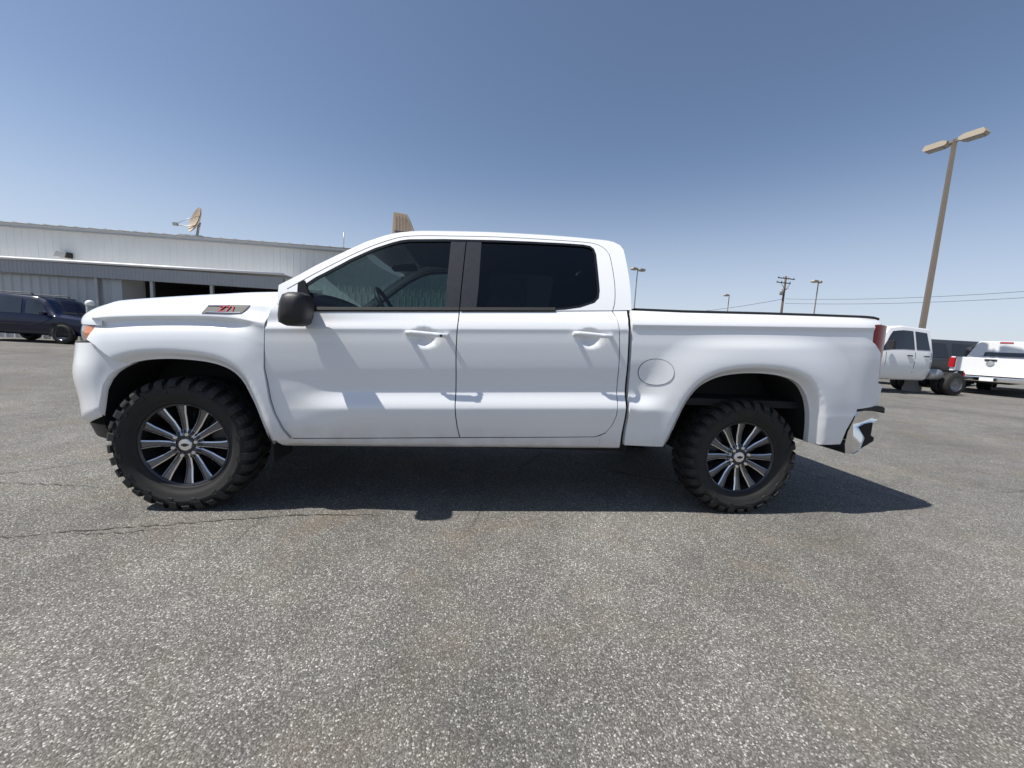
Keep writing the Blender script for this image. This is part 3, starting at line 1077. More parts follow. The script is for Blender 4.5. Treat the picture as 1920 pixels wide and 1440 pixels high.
for y, d in secs:
    cur = [bm.verts.new((x - (0.04 if x > 4.7 else 0) + (d if x > 4.7 else 0), y + (0.0 if x < 4.7 else (0.04 if y < 0.05 else (-0.04 if y > 1.8 else 0))), z)) for x, z in bprof]
    if prev:
        for k in range(len(cur)):
            f = bm.faces.new((prev[k], prev[(k + 1) % len(cur)], cur[(k + 1) % len(cur)], cur[k]))
    else:
        bm.faces.new(cur)
    prev = cur
bm.faces.new(prev[::-1])
rb = from_bm('rear_bumper', bm, M['chrome'], truck, angle=R(40))
bm = bmesh.new()
prism(bm, [(4.585, 0.798), (4.80, 0.801), (4.825, 0.785), (4.82, 0.826), (4.80, 0.838), (4.61, 0.834)], 'y', -0.045, 1.905)
from_bm('step_pad', bm, M['black'], rb, bevel=0.006)
bm = bmesh.new()
prism(bm, [(4.69, 0.668), (4.755, 0.694), (4.83, 0.70), (4.83, 0.60), (4.86, 0.585), (4.86, 0.555), (4.74, 0.48), (4.655, 0.49), (4.68, 0.60)], 'y', 0.03, 1.83)
from_bm('bumper_valance', bm, M['under'], rb, bevel=0.006)
bm = bmesh.new()
bx(bm, 4.70, 5.02, 0.88, 0.98, 0.47, 0.55)
bx(bm, 4.55, 4.82, 0.35, 1.5, 0.50, 0.58)
from_bm('tow_hitch', bm, M['under'], truck, bevel=0.005)

# underbody, liners, axles
bm = bmesh.new()
bx(bm, -0.55, 0.45, 0.34, 1.52, 0.47, 0.6)
bx(bm, 0.45, 3.10, 0.055, 1.805, 0.47, 0.66)
bx(bm, 3.1, 4.6, 0.34, 1.52, 0.52, 0.72)
bx(bm, -0.60, -0.5, 0.2, 1.66, 0.38, 0.6)
bx(bm, 0.7, 3.0, 0.28, 0.38, 0.36, 0.48)
bx(bm, 0.7, 3.0, 1.48, 1.58, 0.36, 0.48)
cyl(bm, (WB, YC, HZ - 0.02), (0, 1, 0), 0.06, 1.5, 12)
cyl(bm, (WB, YC, HZ - 0.02), (0, 1, 0), 0.16, 0.26, 14)
cyl(bm, (0, YC, HZ - 0.02), (0, 1, 0), 0.05, 1.5, 12)
tube(bm, [(1.0, 1.2, 0.36), (2.6, 1.3, 0.36), (3.2, 1.35, 0.5), (4.5, 1.55, 0.5)], 0.045, 8)
from_bm('underbody', bm, M['under'], truck)
# inner skin behind the panels so that the shut lines read dark
bm = bmesh.new()
bx(bm, 0.54, 2.82, 0.0, 0.05, 0.48, 1.27)
mirror_obj(from_bm('inner_panel', bm, M['under'], truck), truck)
def liner(poly, name):
    bm = bmesh.new()
    cx = sum(p[0] for p in poly) / len(poly)
    pr = []
    for p in poly:
        ex = cx + (p[0] - cx) * 1.02
        pr.append([bm.verts.new((ex, y, p[1] + 0.012)) for y in (-0.035, 0.36)])
    for A, B in zip(pr, pr[1:]):
        bm.faces.new((A[0], A[1], B[1], B[0]))
    bm.faces.new([q[1] for q in pr])
    mirror_obj(from_bm(name, bm, M['under'], truck), truck)
liner(ARCH_F, 'wheel_liner')
liner(ARCH_R, 'wheel_liner')
bm = bmesh.new()
bx(bm, 0.50, 0.515, 0.02, 0.28, 0.30, 0.5)
mf = from_bm('mud_flap', bm, M['under'], truck)
mirror_obj(mf, truck)

# cabin
box('cabin_floor', 0.7, 2.80, 0.06, 1.80, 0.66, 0.70, M['trim_grey'], truck)
bm = bmesh.new()
bx(bm, 0.62, 1.02, 0.10, 1.76, 1.0, 1.33)
from_bm('dashboard', bm, M['trim_grey'], truck, bevel=0.05)
bm = bmesh.new()
for k in range(24):
    pass
ctr, axs = Vector((1.13, 0.50, 1.345)), Vector((0.86, 0, 0.5)).normalized()
e1 = Vector((0, 1, 0))
e2 = axs.cross(e1)
tube(bm, [ctr + (e1 * math.cos(a) + e2 * math.sin(a)) * 0.185 for a in [2 * math.pi * k / 28 for k in range(28)]], 0.015, 8, True)
tube(bm, [ctr - axs * 0.02, ctr - axs * 0.25], 0.04, 8)
for a in (0, math.pi, -math.pi / 2):
    tube(bm, [ctr, ctr + (e1 * math.cos(a) + e2 * math.sin(a)) * 0.18], 0.018, 6)
from_bm('steering_wheel', bm, M['black'], truck)
def seat(name, y0, y1, x):
    bm = bmesh.new()
    prism(bm, [(x - 0.05, 0.90), (x + 0.50, 0.86), (x + 0.52, 1.0), (x, 1.02)], 'y', y0, y1)
    prism(bm, [(x + 0.40, 0.98), (x + 0.54, 0.96), (x + 0.72, 1.50), (x + 0.66, 1.56), (x + 0.58, 1.52)], 'y', y0, y1)
    prism(bm, [(x + 0.62, 1.58), (x + 0.71, 1.57), (x + 0.745, 1.75), (x + 0.66, 1.76)], 'y', y0 + 0.13, y1 - 0.13)
    return from_bm(name, bm, M['seat'], truck, bevel=0.03)
seat('front_seat', 0.24, 0.78, 1.16)
seat('front_seat', 1.08, 1.62, 1.16)
seat('rear_bench', 0.14, 1.72, 1.98)
bm = bmesh.new()
prism(bm, [(1.06, 1.715), (1.26, 1.735), (1.255, 1.775), (1.08, 1.75)], 'y', 0.86, 1.02)
from_bm('interior_mirror', bm, M['black'], truck, bevel=0.01)
box('headliner', 1.2, 2.78, 0.28, 1.58, 1.875, 1.885, M['trim_grey'], truck)

# wheels
def build_wheel(x, y, flip, a0):
    rim = bmesh.new()
    lathe(rim, [(0.268, 0.012), (0.272, -0.004), (0.264, -0.012), (0.252, -0.004), (0.247, 0.02), (0.240, 0.19), (0.27, 0.20)], 64)
    lathe(rim, [(0.0005, 0.10), (0.20, 0.105), (0.243, 0.14)], 40)
    w = from_bm('wheel', rim, M['rim_dark'], truck, angle=R(40))
    me_sp = None
    NS = 6
    for k in range(NS):
        if me_sp is None:
            bm = bmesh.new()
            for s in (-1, 1):
                def P(r, a, y):
                    return bm.verts.new((r * math.cos(a), y, r * math.sin(a)))
                st = []
                for r, ac, wd, y0 in ((0.060, 0.275, 0.032, 0.004), (0.10, 0.235, 0.035, 0.014), (0.155, 0.228, 0.039, 0.012), (0.205, 0.238, 0.045, 0.002), (0.251, 0.25, 0.056, -0.006)):
                    a = s * ac
                    h = wd / r * 0.5
                    e = 0.0068 / r
                    st.append([P(r, a - h, y0 + 0.005), P(r, a - h + e, y0), P(r, a - h + 1.5 * e, y0 + 0.006), P(r, a + h - 1.5 * e, y0 + 0.006), P(r, a + h - e, y0), P(r, a + h, y0 + 0.005), P(r, a + h * 0.8, y0 + 0.07), P(r, a - h * 0.8, y0 + 0.07)])
                for A, B in zip(st, st[1:]):
                    for q in range(8):
                        f = bm.faces.new((A[q], A[(q + 1) % 8], B[(q + 1) % 8], B[q]))
                        f.material_index = 1 if q in (0, 4) else (2 if q in (1, 2, 3) else 0)
                bm.faces.new(st[0])
                bm.faces.new(st[-1])
            o = from_bm('spoke', bm, [M['rim_dark'], M['rim_face'], M['rim_grey']], w)
            me_sp = o.data
        else:
            o = link('spoke', me_sp, None, w)
        o.rotation_euler = (0, -(k * 2 * math.pi / NS + a0 + math.pi / 6), 0)
    bm = bmesh.new()
    lathe(bm, [(0.001, 0.012), (0.085, 0.012), (0.098, 0.024), (0.10, 0.09)], 36)
    from_bm('wheel_hub', bm, M['rim_dark'], w, angle=R(40))
    bm = bmesh.new()
    lathe(bm, [(0.001, -0.006), (0.036, -0.003), (0.042, 0.004), (0.043, 0.02)], 28)
    from_bm('center_cap', bm, M['rim_face'], w, angle=R(40))
    bm = bmesh.new()
    for px_, pz_ in ((0.020, 0.006), (0.009, 0.0105)):
        prism(bm, [(-px_, -pz_), (px_, -pz_), (px_ * 1.12, pz_), (-px_ * 0.9, pz_)], 'y', -0.0085 + (0.0004 if px_ < 0.01 else 0), -0.003)
    from_bm('cap_emblem', bm, M['rim_dark'], w)
    me_n = None
    for k in range(6):
        a = k * math.pi / 3 + a0
        if me_n is None:
            bm = bmesh.new()
            cyl(bm, (0, 0.0, 0), (0, 1, 0), 0.0115, 0.03, 6)
            o = from_bm('lug_nut', bm, M['chrome'], w)
            me_n = o.data
        else:
            o = link('lug_nut', me_n, None, w)
        o.location = (0.0698 * math.cos(a), 0.005, 0.0698 * math.sin(a))
    # tyre carcass
    bm = bmesh.new()
    lathe(bm, [(0.262, 0.012), (0.268, -0.012), (0.276, -0.020), (0.283, -0.019), (0.296, -0.036), (0.318, -0.047), (0.345, -0.052), (0.352, -0.056), (0.358, -0.052), (0.376, -0.047), (0.390, -0.034), (0.400, -0.013), (0.408, 0.03), (0.411, 0.08), (0.412, 0.14), (0.406, 0.19), (0.39, 0.215), (0.35, 0.232), (0.30, 0.215), (0.26, 0.18)], 96)
    ty = from_bm('tyre', bm, M['rubber'], w)
    # tread and shoulder blocks
    bm = bmesh.new()
    NB = 32
    rnd = random.Random(3)
    def block(a0_, a1_, prof, skew=0.0):
        A = []
        for (r, y_, sk) in prof:
            A.append([(r * math.cos(a + sk), y_, r * math.sin(a + sk)) for a in (a0_, a1_)])
        top = [[bm.verts.new(p) for p in q] for q in A]
        bot = []
        for (r, y_, sk) in prof:
            r2 = r - 0.022 if y_ > -0.045 else r - 0.008
            y2 = y_ + (0.018 if y_ < 0.0 else 0)
            bot.append([bm.verts.new((r2 * math.cos(a + sk), y2, r2 * math.sin(a + sk))) for a in (a0_, a1_)])
        for i in range(len(top) - 1):
            bm.faces.new((top[i][0], top[i][1], top[i + 1][1], top[i + 1][0]))
            bm.faces.new((top[i][0], top[i + 1][0], bot[i + 1][0], bot[i][0]))
            bm.faces.new((top[i][1], bot[i][1], bot[i + 1][1], top[i + 1][1]))
        bm.faces.new((top[0][0], bot[0][0], bot[0][1], top[0][1]))
        bm.faces.new((top[-1][0], top[-1][1], bot[-1][1], bot[-1][0]))
    st = 2 * math.pi / NB
    for k in range(NB):
        a = k * st
        long = k % 2
        w0, w1 = a, a + st * 0.58
        inner = 0.360 if long else 0.381
        block(w0, w1, [(inner, -0.0575, 0.0), (0.394, -0.054, 0.01), (0.412, -0.041, 0.012), (0.4245, -0.015, 0.015), (0.4265, 0.030, 0.03)])
        block(w0 + 0.02, w1 + 0.02, [(0.4255, 0.130, -0.03), (0.4235, 0.18, 0.0), (0.41, 0.205, 0.0), (0.385, 0.222, 0.0)])
        block(w0 + st * 0.3, w1 + st * 0.25, [(0.4265, 0.037, 0.0), (0.4265, 0.078, 0.05)])
        block(w0 + st * 0.1, w1 + st * 0.05, [(0.4265, 0.085, 0.04), (0.4265, 0.124, -0.01)])
        if long:
            block(a - st * 0.25, a + st * 0.12, [(0.335, -0.0545, 0.02), (0.362, -0.0565, 0.0)])
        else:
            block(a + st * 0.1, a + st * 0.3, [(0.372, -0.0535, 0.06), (0.384, -0.053, 0.0)])
    tr = from_bm('tread_blocks', bm, M['rubber'], w)
    tr['kind'] = 'stuff'
    for o in (ty, tr):
        for v in o.data.vertices:          # flatten the contact patch
            if v.co.z < -HZ + 0.001:
                v.co.z = -HZ + 0.001
    if flip:
        w.rotation_euler = (0, 0, math.pi)
    w.location = (x, y, HZ)
    return w
build_wheel(0, 0, False, R(17))
build_wheel(WB, 0, False, R(17))
build_wheel(0, 2 * YC, True, R(17))
build_wheel(WB, 2 * YC, True, R(17))

# ------------------------------------------------------------------ the metal building behind
M['siding'] = mat('painted_siding', (0.70, 0.70, 0.68), 0.55, bump=0.15, bscale=6, var=0.07, vscale=1.3)
M['siding2'] = mat('old_siding', (0.50, 0.51, 0.50), 0.5, var=0.10, vscale=1.0)
M['fascia'] = mat('grey_fascia', (0.36, 0.36, 0.36), 0.55, var=0.1, vscale=2)
M['white_trim'] = mat('white_trim', (0.82, 0.82, 0.80), 0.4, var=0.04)
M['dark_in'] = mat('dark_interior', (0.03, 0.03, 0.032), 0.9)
M['tan'] = mat('tan_metal', (0.42, 0.33, 0.24), 0.6, var=0.15, vscale=4)
M['galv'] = mat('galvanised_steel', (0.38, 0.38, 0.37), 0.45, 0.5, var=0.15, vscale=6)
WY = 17.6
bld = empty('metal_building', (-9, WY, 0), 'long low grey building with ribbed metal siding and a white-edged canopy behind the pickup', 'building')
def off_par(o):
    """children of things are built in world metres: take the thing's own offset out"""
    o.data.transform(Matrix.Translation(-Vector(o.parent.location)))
    return o
def ribbed(name, x0, x1, z0, z1, y, pitch, w, d, m, parent, fl=0.4):
    bm = bmesh.new()
    prof = []
    x = x0
    while x < x1 - pitch:
        prof += [(x, 0), (x + pitch - w, 0), (x + pitch - w + w * fl * 0.5, -d), (x + pitch - w * fl * 0.5, -d)]
        x += pitch
    prof.append((x1, 0))
    a = [bm.verts.new((px, y + py, z0)) for px, py in prof]
    b = [bm.verts.new((px, y + py, z1)) for px, py in prof]
    for i in range(len(prof) - 1):
        bm.faces.new((a[i], a[i + 1], b[i + 1], b[i]))
    c0 = bm.verts.new((x0, y + 0.12, z0)); c1 = bm.verts.new((x1, y + 0.12, z0)); c2 = bm.verts.new((x1, y + 0.12, z1)); c3 = bm.verts.new((x0, y + 0.12, z1))
    bm.faces.new((c1, c0, c3, c2))
    me = bpy.data.meshes.new(name)
    bm.to_mesh(me)
    bm.free()
    return off_par(link(name, me, m, parent))
XE = 4.5
ribbed('wall', -28, XE, 3.05, 4.985, WY, 0.305, 0.055, 0.013, M['siding'], bld)
ribbed('wall', -28, -13.7, 0.05, 2.86, 16.50, 0.36, 0.17, 0.045, M['siding2'], bld, 0.75)
off_par(box('bay_side_wall', -13.72, -13.66, 16.45, WY + 0.1, 0.02, 3.05, M['siding2'], bld))
ribbed('wall', -5.6, XE, 0.0, 3.05, WY - 0.05, 0.305, 0.055, 0.013, M['siding'], bld)
ribbed('eave_band', -28, XE, 4.995, 5.13, WY - 0.10, 0.305, 0.05, 0.013, M['siding'], bld)
off_par(box('eave_trim', -28, XE + 0.05, WY - 0.16, WY, 4.955, 4.993, M['fascia'], bld))
bm = bmesh.new()
v = [bm.verts.new(p) for p in ((-28, WY - 0.2, 5.132), (XE, WY - 0.2, 5.132), (XE, WY + 14, 6.6), (-28, WY + 14, 6.6), (-28, WY + 14, 0), (XE, WY + 14, 0), (XE, WY, 0), (XE, WY, 5.13), (-28, WY, 0), (-28, WY, 5.13))]
bm.faces.new((v[0], v[1], v[2], v[3])); bm.faces.new((v[3], v[2], v[5], v[4])); bm.faces.new((v[7], v[6], v[5], v[2])); bm.faces.new((v[8], v[9], v[3], v[4]))
off_par(from_bm('roof_sheet', bm, M['siding'], bld))
me_s = None
k = 0
x = -27.8
while x < XE:
    if me_s is None:
        bm = bmesh.new()
        bx(bm, -0.035, 0.035, WY - 0.22, WY + 13.9, 0, 0.045)
        for vv in bm.verts:
            vv.co.z += (vv.co.y - WY + 0.2) * 0.1045 + 5.132
        o = from_bm('roof_seam', bm, M['siding'], bld)
        me_s = o.data
        me_s.transform(Matrix.Translation(-Vector(bld.location)))
    else:
        o = link('roof_seam', me_s, None, bld)
    o.location = (x, 0, 0)
    x += 0.61
# canopy
cz0, cz1 = 3.47, 3.58      # the canopy climbs a little along its length
def canopy_mesh(name, y0, y1, za, zb, m, x0=-24.0, x1=-6.8):
    bm = bmesh.new()
    vs_ = bx(bm, x0, x1, y0, y1, za, zb)
    for q in vs_:
        q.co.z += (q.co.x + 18) / 11.2 * 0.11
    return off_par(from_bm(name, bm, m, bld))
bm = bmesh.new()
tube(bm, [(x, 16.20, 3.435 + (x + 18) / 11.2 * 0.11) for x in (-24.0, -18.0, -12.0, -6.8)], 0.062, 12)
off_par(from_bm('canopy_trim', bm, M['white_trim'], bld))
canopy_mesh('canopy_roof', 16.2, 17.5, 3.40, 3.44, M['siding'])
ribbed('canopy_fascia', -24, -6.82, 2.86, 3.385, 16.24, 0.152, 0.04, 0.010, M['fascia'], bld).data.transform(Matrix.Identity(4))
canopy_mesh('canopy_beam', 16.3, 16.45, 2.82, 3.0, M['fascia'])
# open bay under the canopy
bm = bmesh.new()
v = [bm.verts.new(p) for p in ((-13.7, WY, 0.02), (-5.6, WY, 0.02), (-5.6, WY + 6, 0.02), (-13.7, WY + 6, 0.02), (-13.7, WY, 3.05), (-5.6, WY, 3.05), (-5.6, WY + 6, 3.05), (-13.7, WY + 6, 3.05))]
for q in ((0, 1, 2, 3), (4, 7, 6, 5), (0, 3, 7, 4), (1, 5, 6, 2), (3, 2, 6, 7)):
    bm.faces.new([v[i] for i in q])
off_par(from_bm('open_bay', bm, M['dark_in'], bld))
for px in (-14.55, -12.35, -9.9, -7.0):
    off_par(box('canopy_post', px - 0.06, px + 0.06, 16.30, 16.42, ground_z(px, 16.3), 2.86 + (px + 18) / 11.2 * 0.11, M['galv'], bld))
off_par(box('bay_door', -11.5, -10.9, WY + 1.0, WY + 1.05, 0.02, 2.5, M['galv'], bld))
bm = bmesh.new()
prism(bm, [(-17.08, 3.80), (-16.62, 3.76), (-16.55, 4.0), (-16.95, 4.04)], 'y', WY - 0.30, WY - 0.03)
off_par(from_bm('wall_lamp', bm, M['galv'], bld, bevel=0.015))
off_par(box('lamp_shaded_side', -16.62, -16.52, WY - 0.28, WY - 0.03, 3.76, 4.0, M['black'], bld))  # black slab paints the unlit right side of the lamp box

# satellite dish on the eave
DS = 1.25
dish = empty('satellite_dish', (-11.5, 17.95, 5.15), 'weathered tan satellite dish on the roof edge of the metal building', 'satellite dish')
bm = bmesh.new()
N, K = 28, 7
axis_m = Matrix.Translation((0.12, 0, 0.62)) @ Matrix.Rotation(R(-38), 4, 'Z') @ Matrix.Rotation(R(72), 4, 'X')
for side in (0, 1):
    prev = None
    for k in range(K + 1):
        r = 0.50 * k / K
        cur = [bm.verts.new(axis_m @ Vector((r * 0.82 * math.cos(2 * math.pi * i / N), r * math.sin(2 * math.pi * i / N), 0.55 * r * r + side * 0.02))) for i in range(N)]
        if prev:
            for i in range(N):
                bm.faces.new((prev[i], prev[(i + 1) % N], cur[(i + 1) % N], cur[i])).smooth = True
        prev = cur
bmesh.ops.remove_doubles(bm, verts=bm.verts, dist=0.0005)
from_bm('dish_bowl', bm, M['tan'], dish)
bm = bmesh.new()
tube(bm, [(0.12, 0, 0.5), (-0.2, -0.05, 0.42), (-0.62, -0.1, 0.42)], 0.018, 6)
tube(bm, [(0.10, 0.05, 0.85), (-0.3, -0.05, 0.66), (-0.62, -0.1, 0.46)], 0.012, 6)
bx(bm, -0.72, -0.58, -0.15, -0.05, 0.38, 0.50)
from_bm('feed_arm', bm, M['galv'], dish)
bm = bmesh.new()
tube(bm, [(0.0, 0, 0.0), (0.08, 0, 0.35), (0.14, 0, 0.6)], 0.045, 8)
bx(bm, -0.55, 0.25, -0.12, 0.12, 0.01, 0.10)
from_bm('dish_mount', bm, M['galv'], dish)
dish.scale = (DS, DS, DS)
# beige roof ventilator
vent = empty('roof_ventilator', (-2.35, 20.6, 5.35), 'tall beige ribbed metal ventilator on the building roof, showing just above the cab', 'roof vent')
bm = bmesh.new()
prism(bm, [(-0.75, 0.0), (1.0, 0.0), (0.72, 1.35), (0.28, 2.35), (-0.45, 2.40), (-0.50, 1.2)], 'y', -0.6, 0.6)
from_bm('vent_hood', bm, M['tan'], vent, bevel=0.02)
for i in range(5):
    xx = -0.34 + i * 0.17
    box('vent_rib', xx, xx + 0.04, -0.63, -0.602, 1.0, 2.25 - max(0, xx - 0.2) * 2.0, M['tan'], vent)
box('vent_base', -1.3, 1.4, -1.0, 1.0, -0.35, 0.0, M['fascia'], vent)
mast = empty('antenna_mast', (-4.95, 18.6, 5.2), 'thin bare antenna mast standing on the building roof', 'antenna')
bm = bmesh.new()
tube(bm, [(0, 0, 0), (0, 0, 0.92)], 0.022, 6)
bx(bm, -0.05, 0.05, -0.05, 0.05, 0.0, 0.04)
from_bm('mast_tube', bm, M['galv'], mast)
# round-topped post by the dark car
post = empty('bollard', (-11.93, 13.0, ground_z(-11.93, 13)), 'round-topped pale post, its shaft greyed for shade, in front of the dark car at left', 'bollard')
bm = bmesh.new()
lathe(bm, [(0.11, 0), (0.11, 1.52)], 16)
bm.transform(Matrix.Rotation(R(90), 4, 'X'))
bm.transform(Matrix.Scale(1, 4))
for vv in bm.verts:
    vv.co.z = abs(vv.co.z)
from_bm('post_shaft', bm, M['fascia'], post, True)  # grey shaft colour paints in the shade below the pale cap
bm = bmesh.new()
bmesh.ops.create_uvsphere(bm, u_segments=16, v_segments=8, radius=0.13)
bm.transform(Matrix.Translation((0, 0, 1.54)))
from_bm('post_cap', bm, M['white_trim'], post, True)

# ------------------------------------------------------------------ other vehicles
M['navy'] = mat('navy_paint', (0.003, 0.007, 0.030), 0.22, 0, 0.25, spec=0.3)
M['white2'] = mat('white_paint_far', (0.78, 0.78, 0.78), 0.35, 0, 0.8)
M['grey2'] = mat('dark_grey_paint', (0.035, 0.038, 0.042), 0.3, 0.2, 0.8)
M['silver2'] = mat('silver_paint', (0.40, 0.41, 0.42), 0.3, 0.5, 0.8)
M['glass_far'] = mat('far_car_glass', (0.02, 0.024, 0.028), 0.05, 0, 0.5)
M['tail_red'] = mat('tail_red', (0.42, 0.012, 0.016), 0.2, 0, 0.6)

def st_at(st, x):
    if x <= st[0][0]:
        return st[0]
    for a, b in zip(st, st[1:]):
        if x <= b[0]:
            t = (x - a[0]) / (b[0] - a[0])
            return tuple(p + (q - p) * t for p, q in zip(a, b))
    return st[-1]

def body_loft(name, st, m, parent, sub=5):
    """st rows: x, z_low, z_belt, z_top, half width low, belt, top"""
    xs = []
    for a, b in zip(st, st[1:]):
        xs += [a[0] + (b[0] - a[0]) * k / sub for k in range(sub)]
    xs.append(st[-1][0])
    bm = bmesh.new()
    prev = None
    for x in xs:
        _, zl, zb, zt, wl_, wb, wt_ = st_at(st, x)
        h = [(wl_ * 0.9, zl), (wl_, zl + 0.06), (wb, zl + 0.35 * (zb - zl)), (wb * 1.01, zl + 0.7 * (zb - zl)), (wb * 0.985, zb), (wt_ + (wb - wt_) * 0.5, zb + (zt - zb) * 0.5), (wt_ + 0.02, zt - 0.05), (wt_ - 0.05, zt), (wt_ * 0.5, zt + 0.012)]
        cur = [bm.verts.new((x, -y, z)) for y, z in h] + [bm.verts.new((x, y, z)) for y, z in h[::-1]]
        n = len(cur)
        if prev:
            for i in range(n):
                bm.faces.new((prev[i], prev[(i + 1) % n], cur[(i + 1) % n], cur[i]))
        else:
            bm.faces.new(cur)
        prev = cur
    bm.faces.new(prev[::-1])
    return from_bm(name, bm, m, parent, angle=R(38))

def side_pane(name, st, poly, m, parent, side, oy=0.012):
    """convex poly in (x, t): t = 0 at the belt, 1 at the roof; follows the curve of the side"""
    xs = [p[0] for p in poly]
    x0, x1 = min(xs), max(xs)
    bm = bmesh.new()
    cols = []
    NX = 10
    for i in range(NX + 1):
        x = x0 + (x1 - x0) * min(0.9999, max(0.0001, i / NX))
        ts = []
        for (ax, at_), (bx_, bt) in zip(poly, poly[1:] + poly[:1]):
            if (ax - x) * (bx_ - x) <= 0 and abs(ax - bx_) > 1e-6:
                ts.append(at_ + (bt - at_) * (x - ax) / (bx_ - ax))
        if len(ts) < 2:
            continue
        _, zl, zb, zt, wl_, wb, wt_ = st_at(st, x)
        zm = zb + (zt - zb) * 0.5
        tab = [(zl, wl_), (zl + 0.35 * (zb - zl), wb), (zl + 0.7 * (zb - zl), wb * 1.01), (zb, wb * 0.985), (zm, wt_ + (wb - wt_) * 0.5), (zt - 0.05, wt_ + 0.02), (zt, wt_ - 0.05)]
        col = []
        for j in range(5):
            t = min(ts) + (max(ts) - min(ts)) * j / 4
            z = zb + (zt - 0.05 - zb) * t
            col.append(bm.verts.new((x, (lerp_tab(tab, z) + oy) * side, z)))
        cols.append(col)
    for A, B in zip(cols, cols[1:]):
        for j in range(4):
            bm.faces.new((A[j], B[j], B[j + 1], A[j + 1]))
    return from_bm(name, bm, m, parent)

def car_wheel(parent, x, y, r, w=0.24, rimr=0.62, me=[None]):
    bm = bmesh.new()
    lathe(bm, [(r * rimr, -w / 2 + 0.01), (r * 0.8, -w / 2 - 0.005), (r * 0.96, -w / 2 + 0.02), (r, -w / 4), (r, w / 4), (r * 0.96, w / 2 - 0.02), (r * rimr, w / 2)], 28)
    wh = from_bm('wheel', bm, M['rubber'], parent)
    wh.location = (x, y, r)
    bm = bmesh.new()
    sgn = -1 if y < 0 else 1
    lathe(bm, [(0.01, sgn * (w / 2 - 0.03)), (r * 0.2, sgn * (w / 2 - 0.03)), (r * 0.55, sgn * (w / 2 - 0.05)), (r * rimr, sgn * (w / 2 - 0.005))], 20)
    from_bm('rim', bm, M['rim_grey'], wh)
    return wh

def arch(parent, st, x, r, side):
    bm = bmesh.new()
    pts = [(x + r * math.cos(a), r * 0.86 + r * math.sin(a)) for a in [math.pi * k / 14 for k in range(15)]]
    pts = [(x + r, 0.26)] + pts + [(x - r, 0.26)]
    vs_ = []
    for px, pz in pts:
        _, zl, zb, zt, wl_, wb, wt_ = st_at(st, px)
        vs_.append(bm.verts.new((px, side * (wb * 1.01 + 0.004), pz)))
    bm.faces.new(vs_)
    bmesh.ops.solidify(bm, geom=bm.faces, thickness=0.006)
    from_bm('wheel_arch', bm, M['under'], parent)

# dark navy SUV at the left edge, nose to the right
suv = empty('parked_suv', (-14.9, 14.55, ground_z(-14, 14.5)), 'dark navy blue SUV parked at the left edge in front of the metal building', 'suv')
ST = [(-2.35, 0.45, 1.05, 1.55, 0.80, 0.90, 0.62), (-2.2, 0.36, 1.05, 1.72, 0.86, 0.95, 0.68), (-0.5, 0.30, 1.04, 1.78, 0.90, 0.97, 0.70), (0.45, 0.30, 1.03, 1.74, 0.90, 0.97, 0.68), (0.75, 0.30, 1.02, 1.62, 0.90, 0.97, 0.66), (1.25, 0.30, 1.01, 1.10, 0.90, 0.97, 0.78), (1.4, 0.30, 0.98, 1.06, 0.90, 0.97, 0.80), (2.25, 0.32, 0.90, 0.97, 0.88, 0.95, 0.78), (2.5, 0.36, 0.80, 0.88, 0.80, 0.86, 0.66), (2.58, 0.45, 0.70, 0.76, 0.70, 0.74, 0.55)]
body_loft('suv_body', ST, M['navy'], suv)
for sd in (-1, 1):
    side_pane('side_window', ST, [(-2.0, 0.06), (-1.95, 0.86), (-1.0, 0.90), (-0.98, 0.06)], M['glass_far'], suv, sd)
    side_pane('side_window', ST, [(-0.92, 0.06), (-0.94, 0.90), (0.1, 0.90), (0.12, 0.06)], M['glass_far'], suv, sd)
    side_pane('side_window', ST, [(0.18, 0.06), (0.16, 0.90), (0.42, 0.88), (0.72, 0.70), (1.06, 0.06)], M['glass_far'], suv, sd)
    for wx in (-1.45, 1.45):
        arch(suv, ST, wx, 0.44, sd)
        car_wheel(suv, wx, sd * 0.88, 0.37)
    bm = bmesh.new()
    prism(bm, [(2.05, 0.74), (2.40, 0.70), (2.42, 0.82), (2.1, 0.86)], 'y', sd * 0.80, sd * 0.935)
    from_bm('headlight', bm, M['lamp_clear'], suv, bevel=0.01)
    bm = bmesh.new()
    bx(bm, 0.88, 1.04, sd * 0.98, sd * 1.16, 1.03, 1.16)
    from_bm('side_mirror', bm, M['navy'], suv, bevel=0.03)
    bm = bmesh.new()
    tube(bm, [(-1.9, sd * 0.66, 1.76), (-1.8, sd * 0.66, 1.83), (0.2, sd * 0.66, 1.84), (0.3, sd * 0.66, 1.78)], 0.018, 6)
    from_bm('roof_rail', bm, M['black'], suv)
    side_pane('door_trim', ST, [(-1.0, -0.55), (-1.0, -0.49), (1.1, -0.49), (1.1, -0.55)], M['black'], suv, sd, 0.02)
bm = bmesh.new()
prism(bm, [(0.50, 1.725), (1.24, 1.11), (1.255, 1.125), (0.51, 1.742)], 'y', -0.62, 0.62)
from_bm('windscreen', bm, M['glass_far'], suv)
box('grille', 2.52, 2.585, -0.5, 0.5, 0.55, 0.74, M['black'], suv)

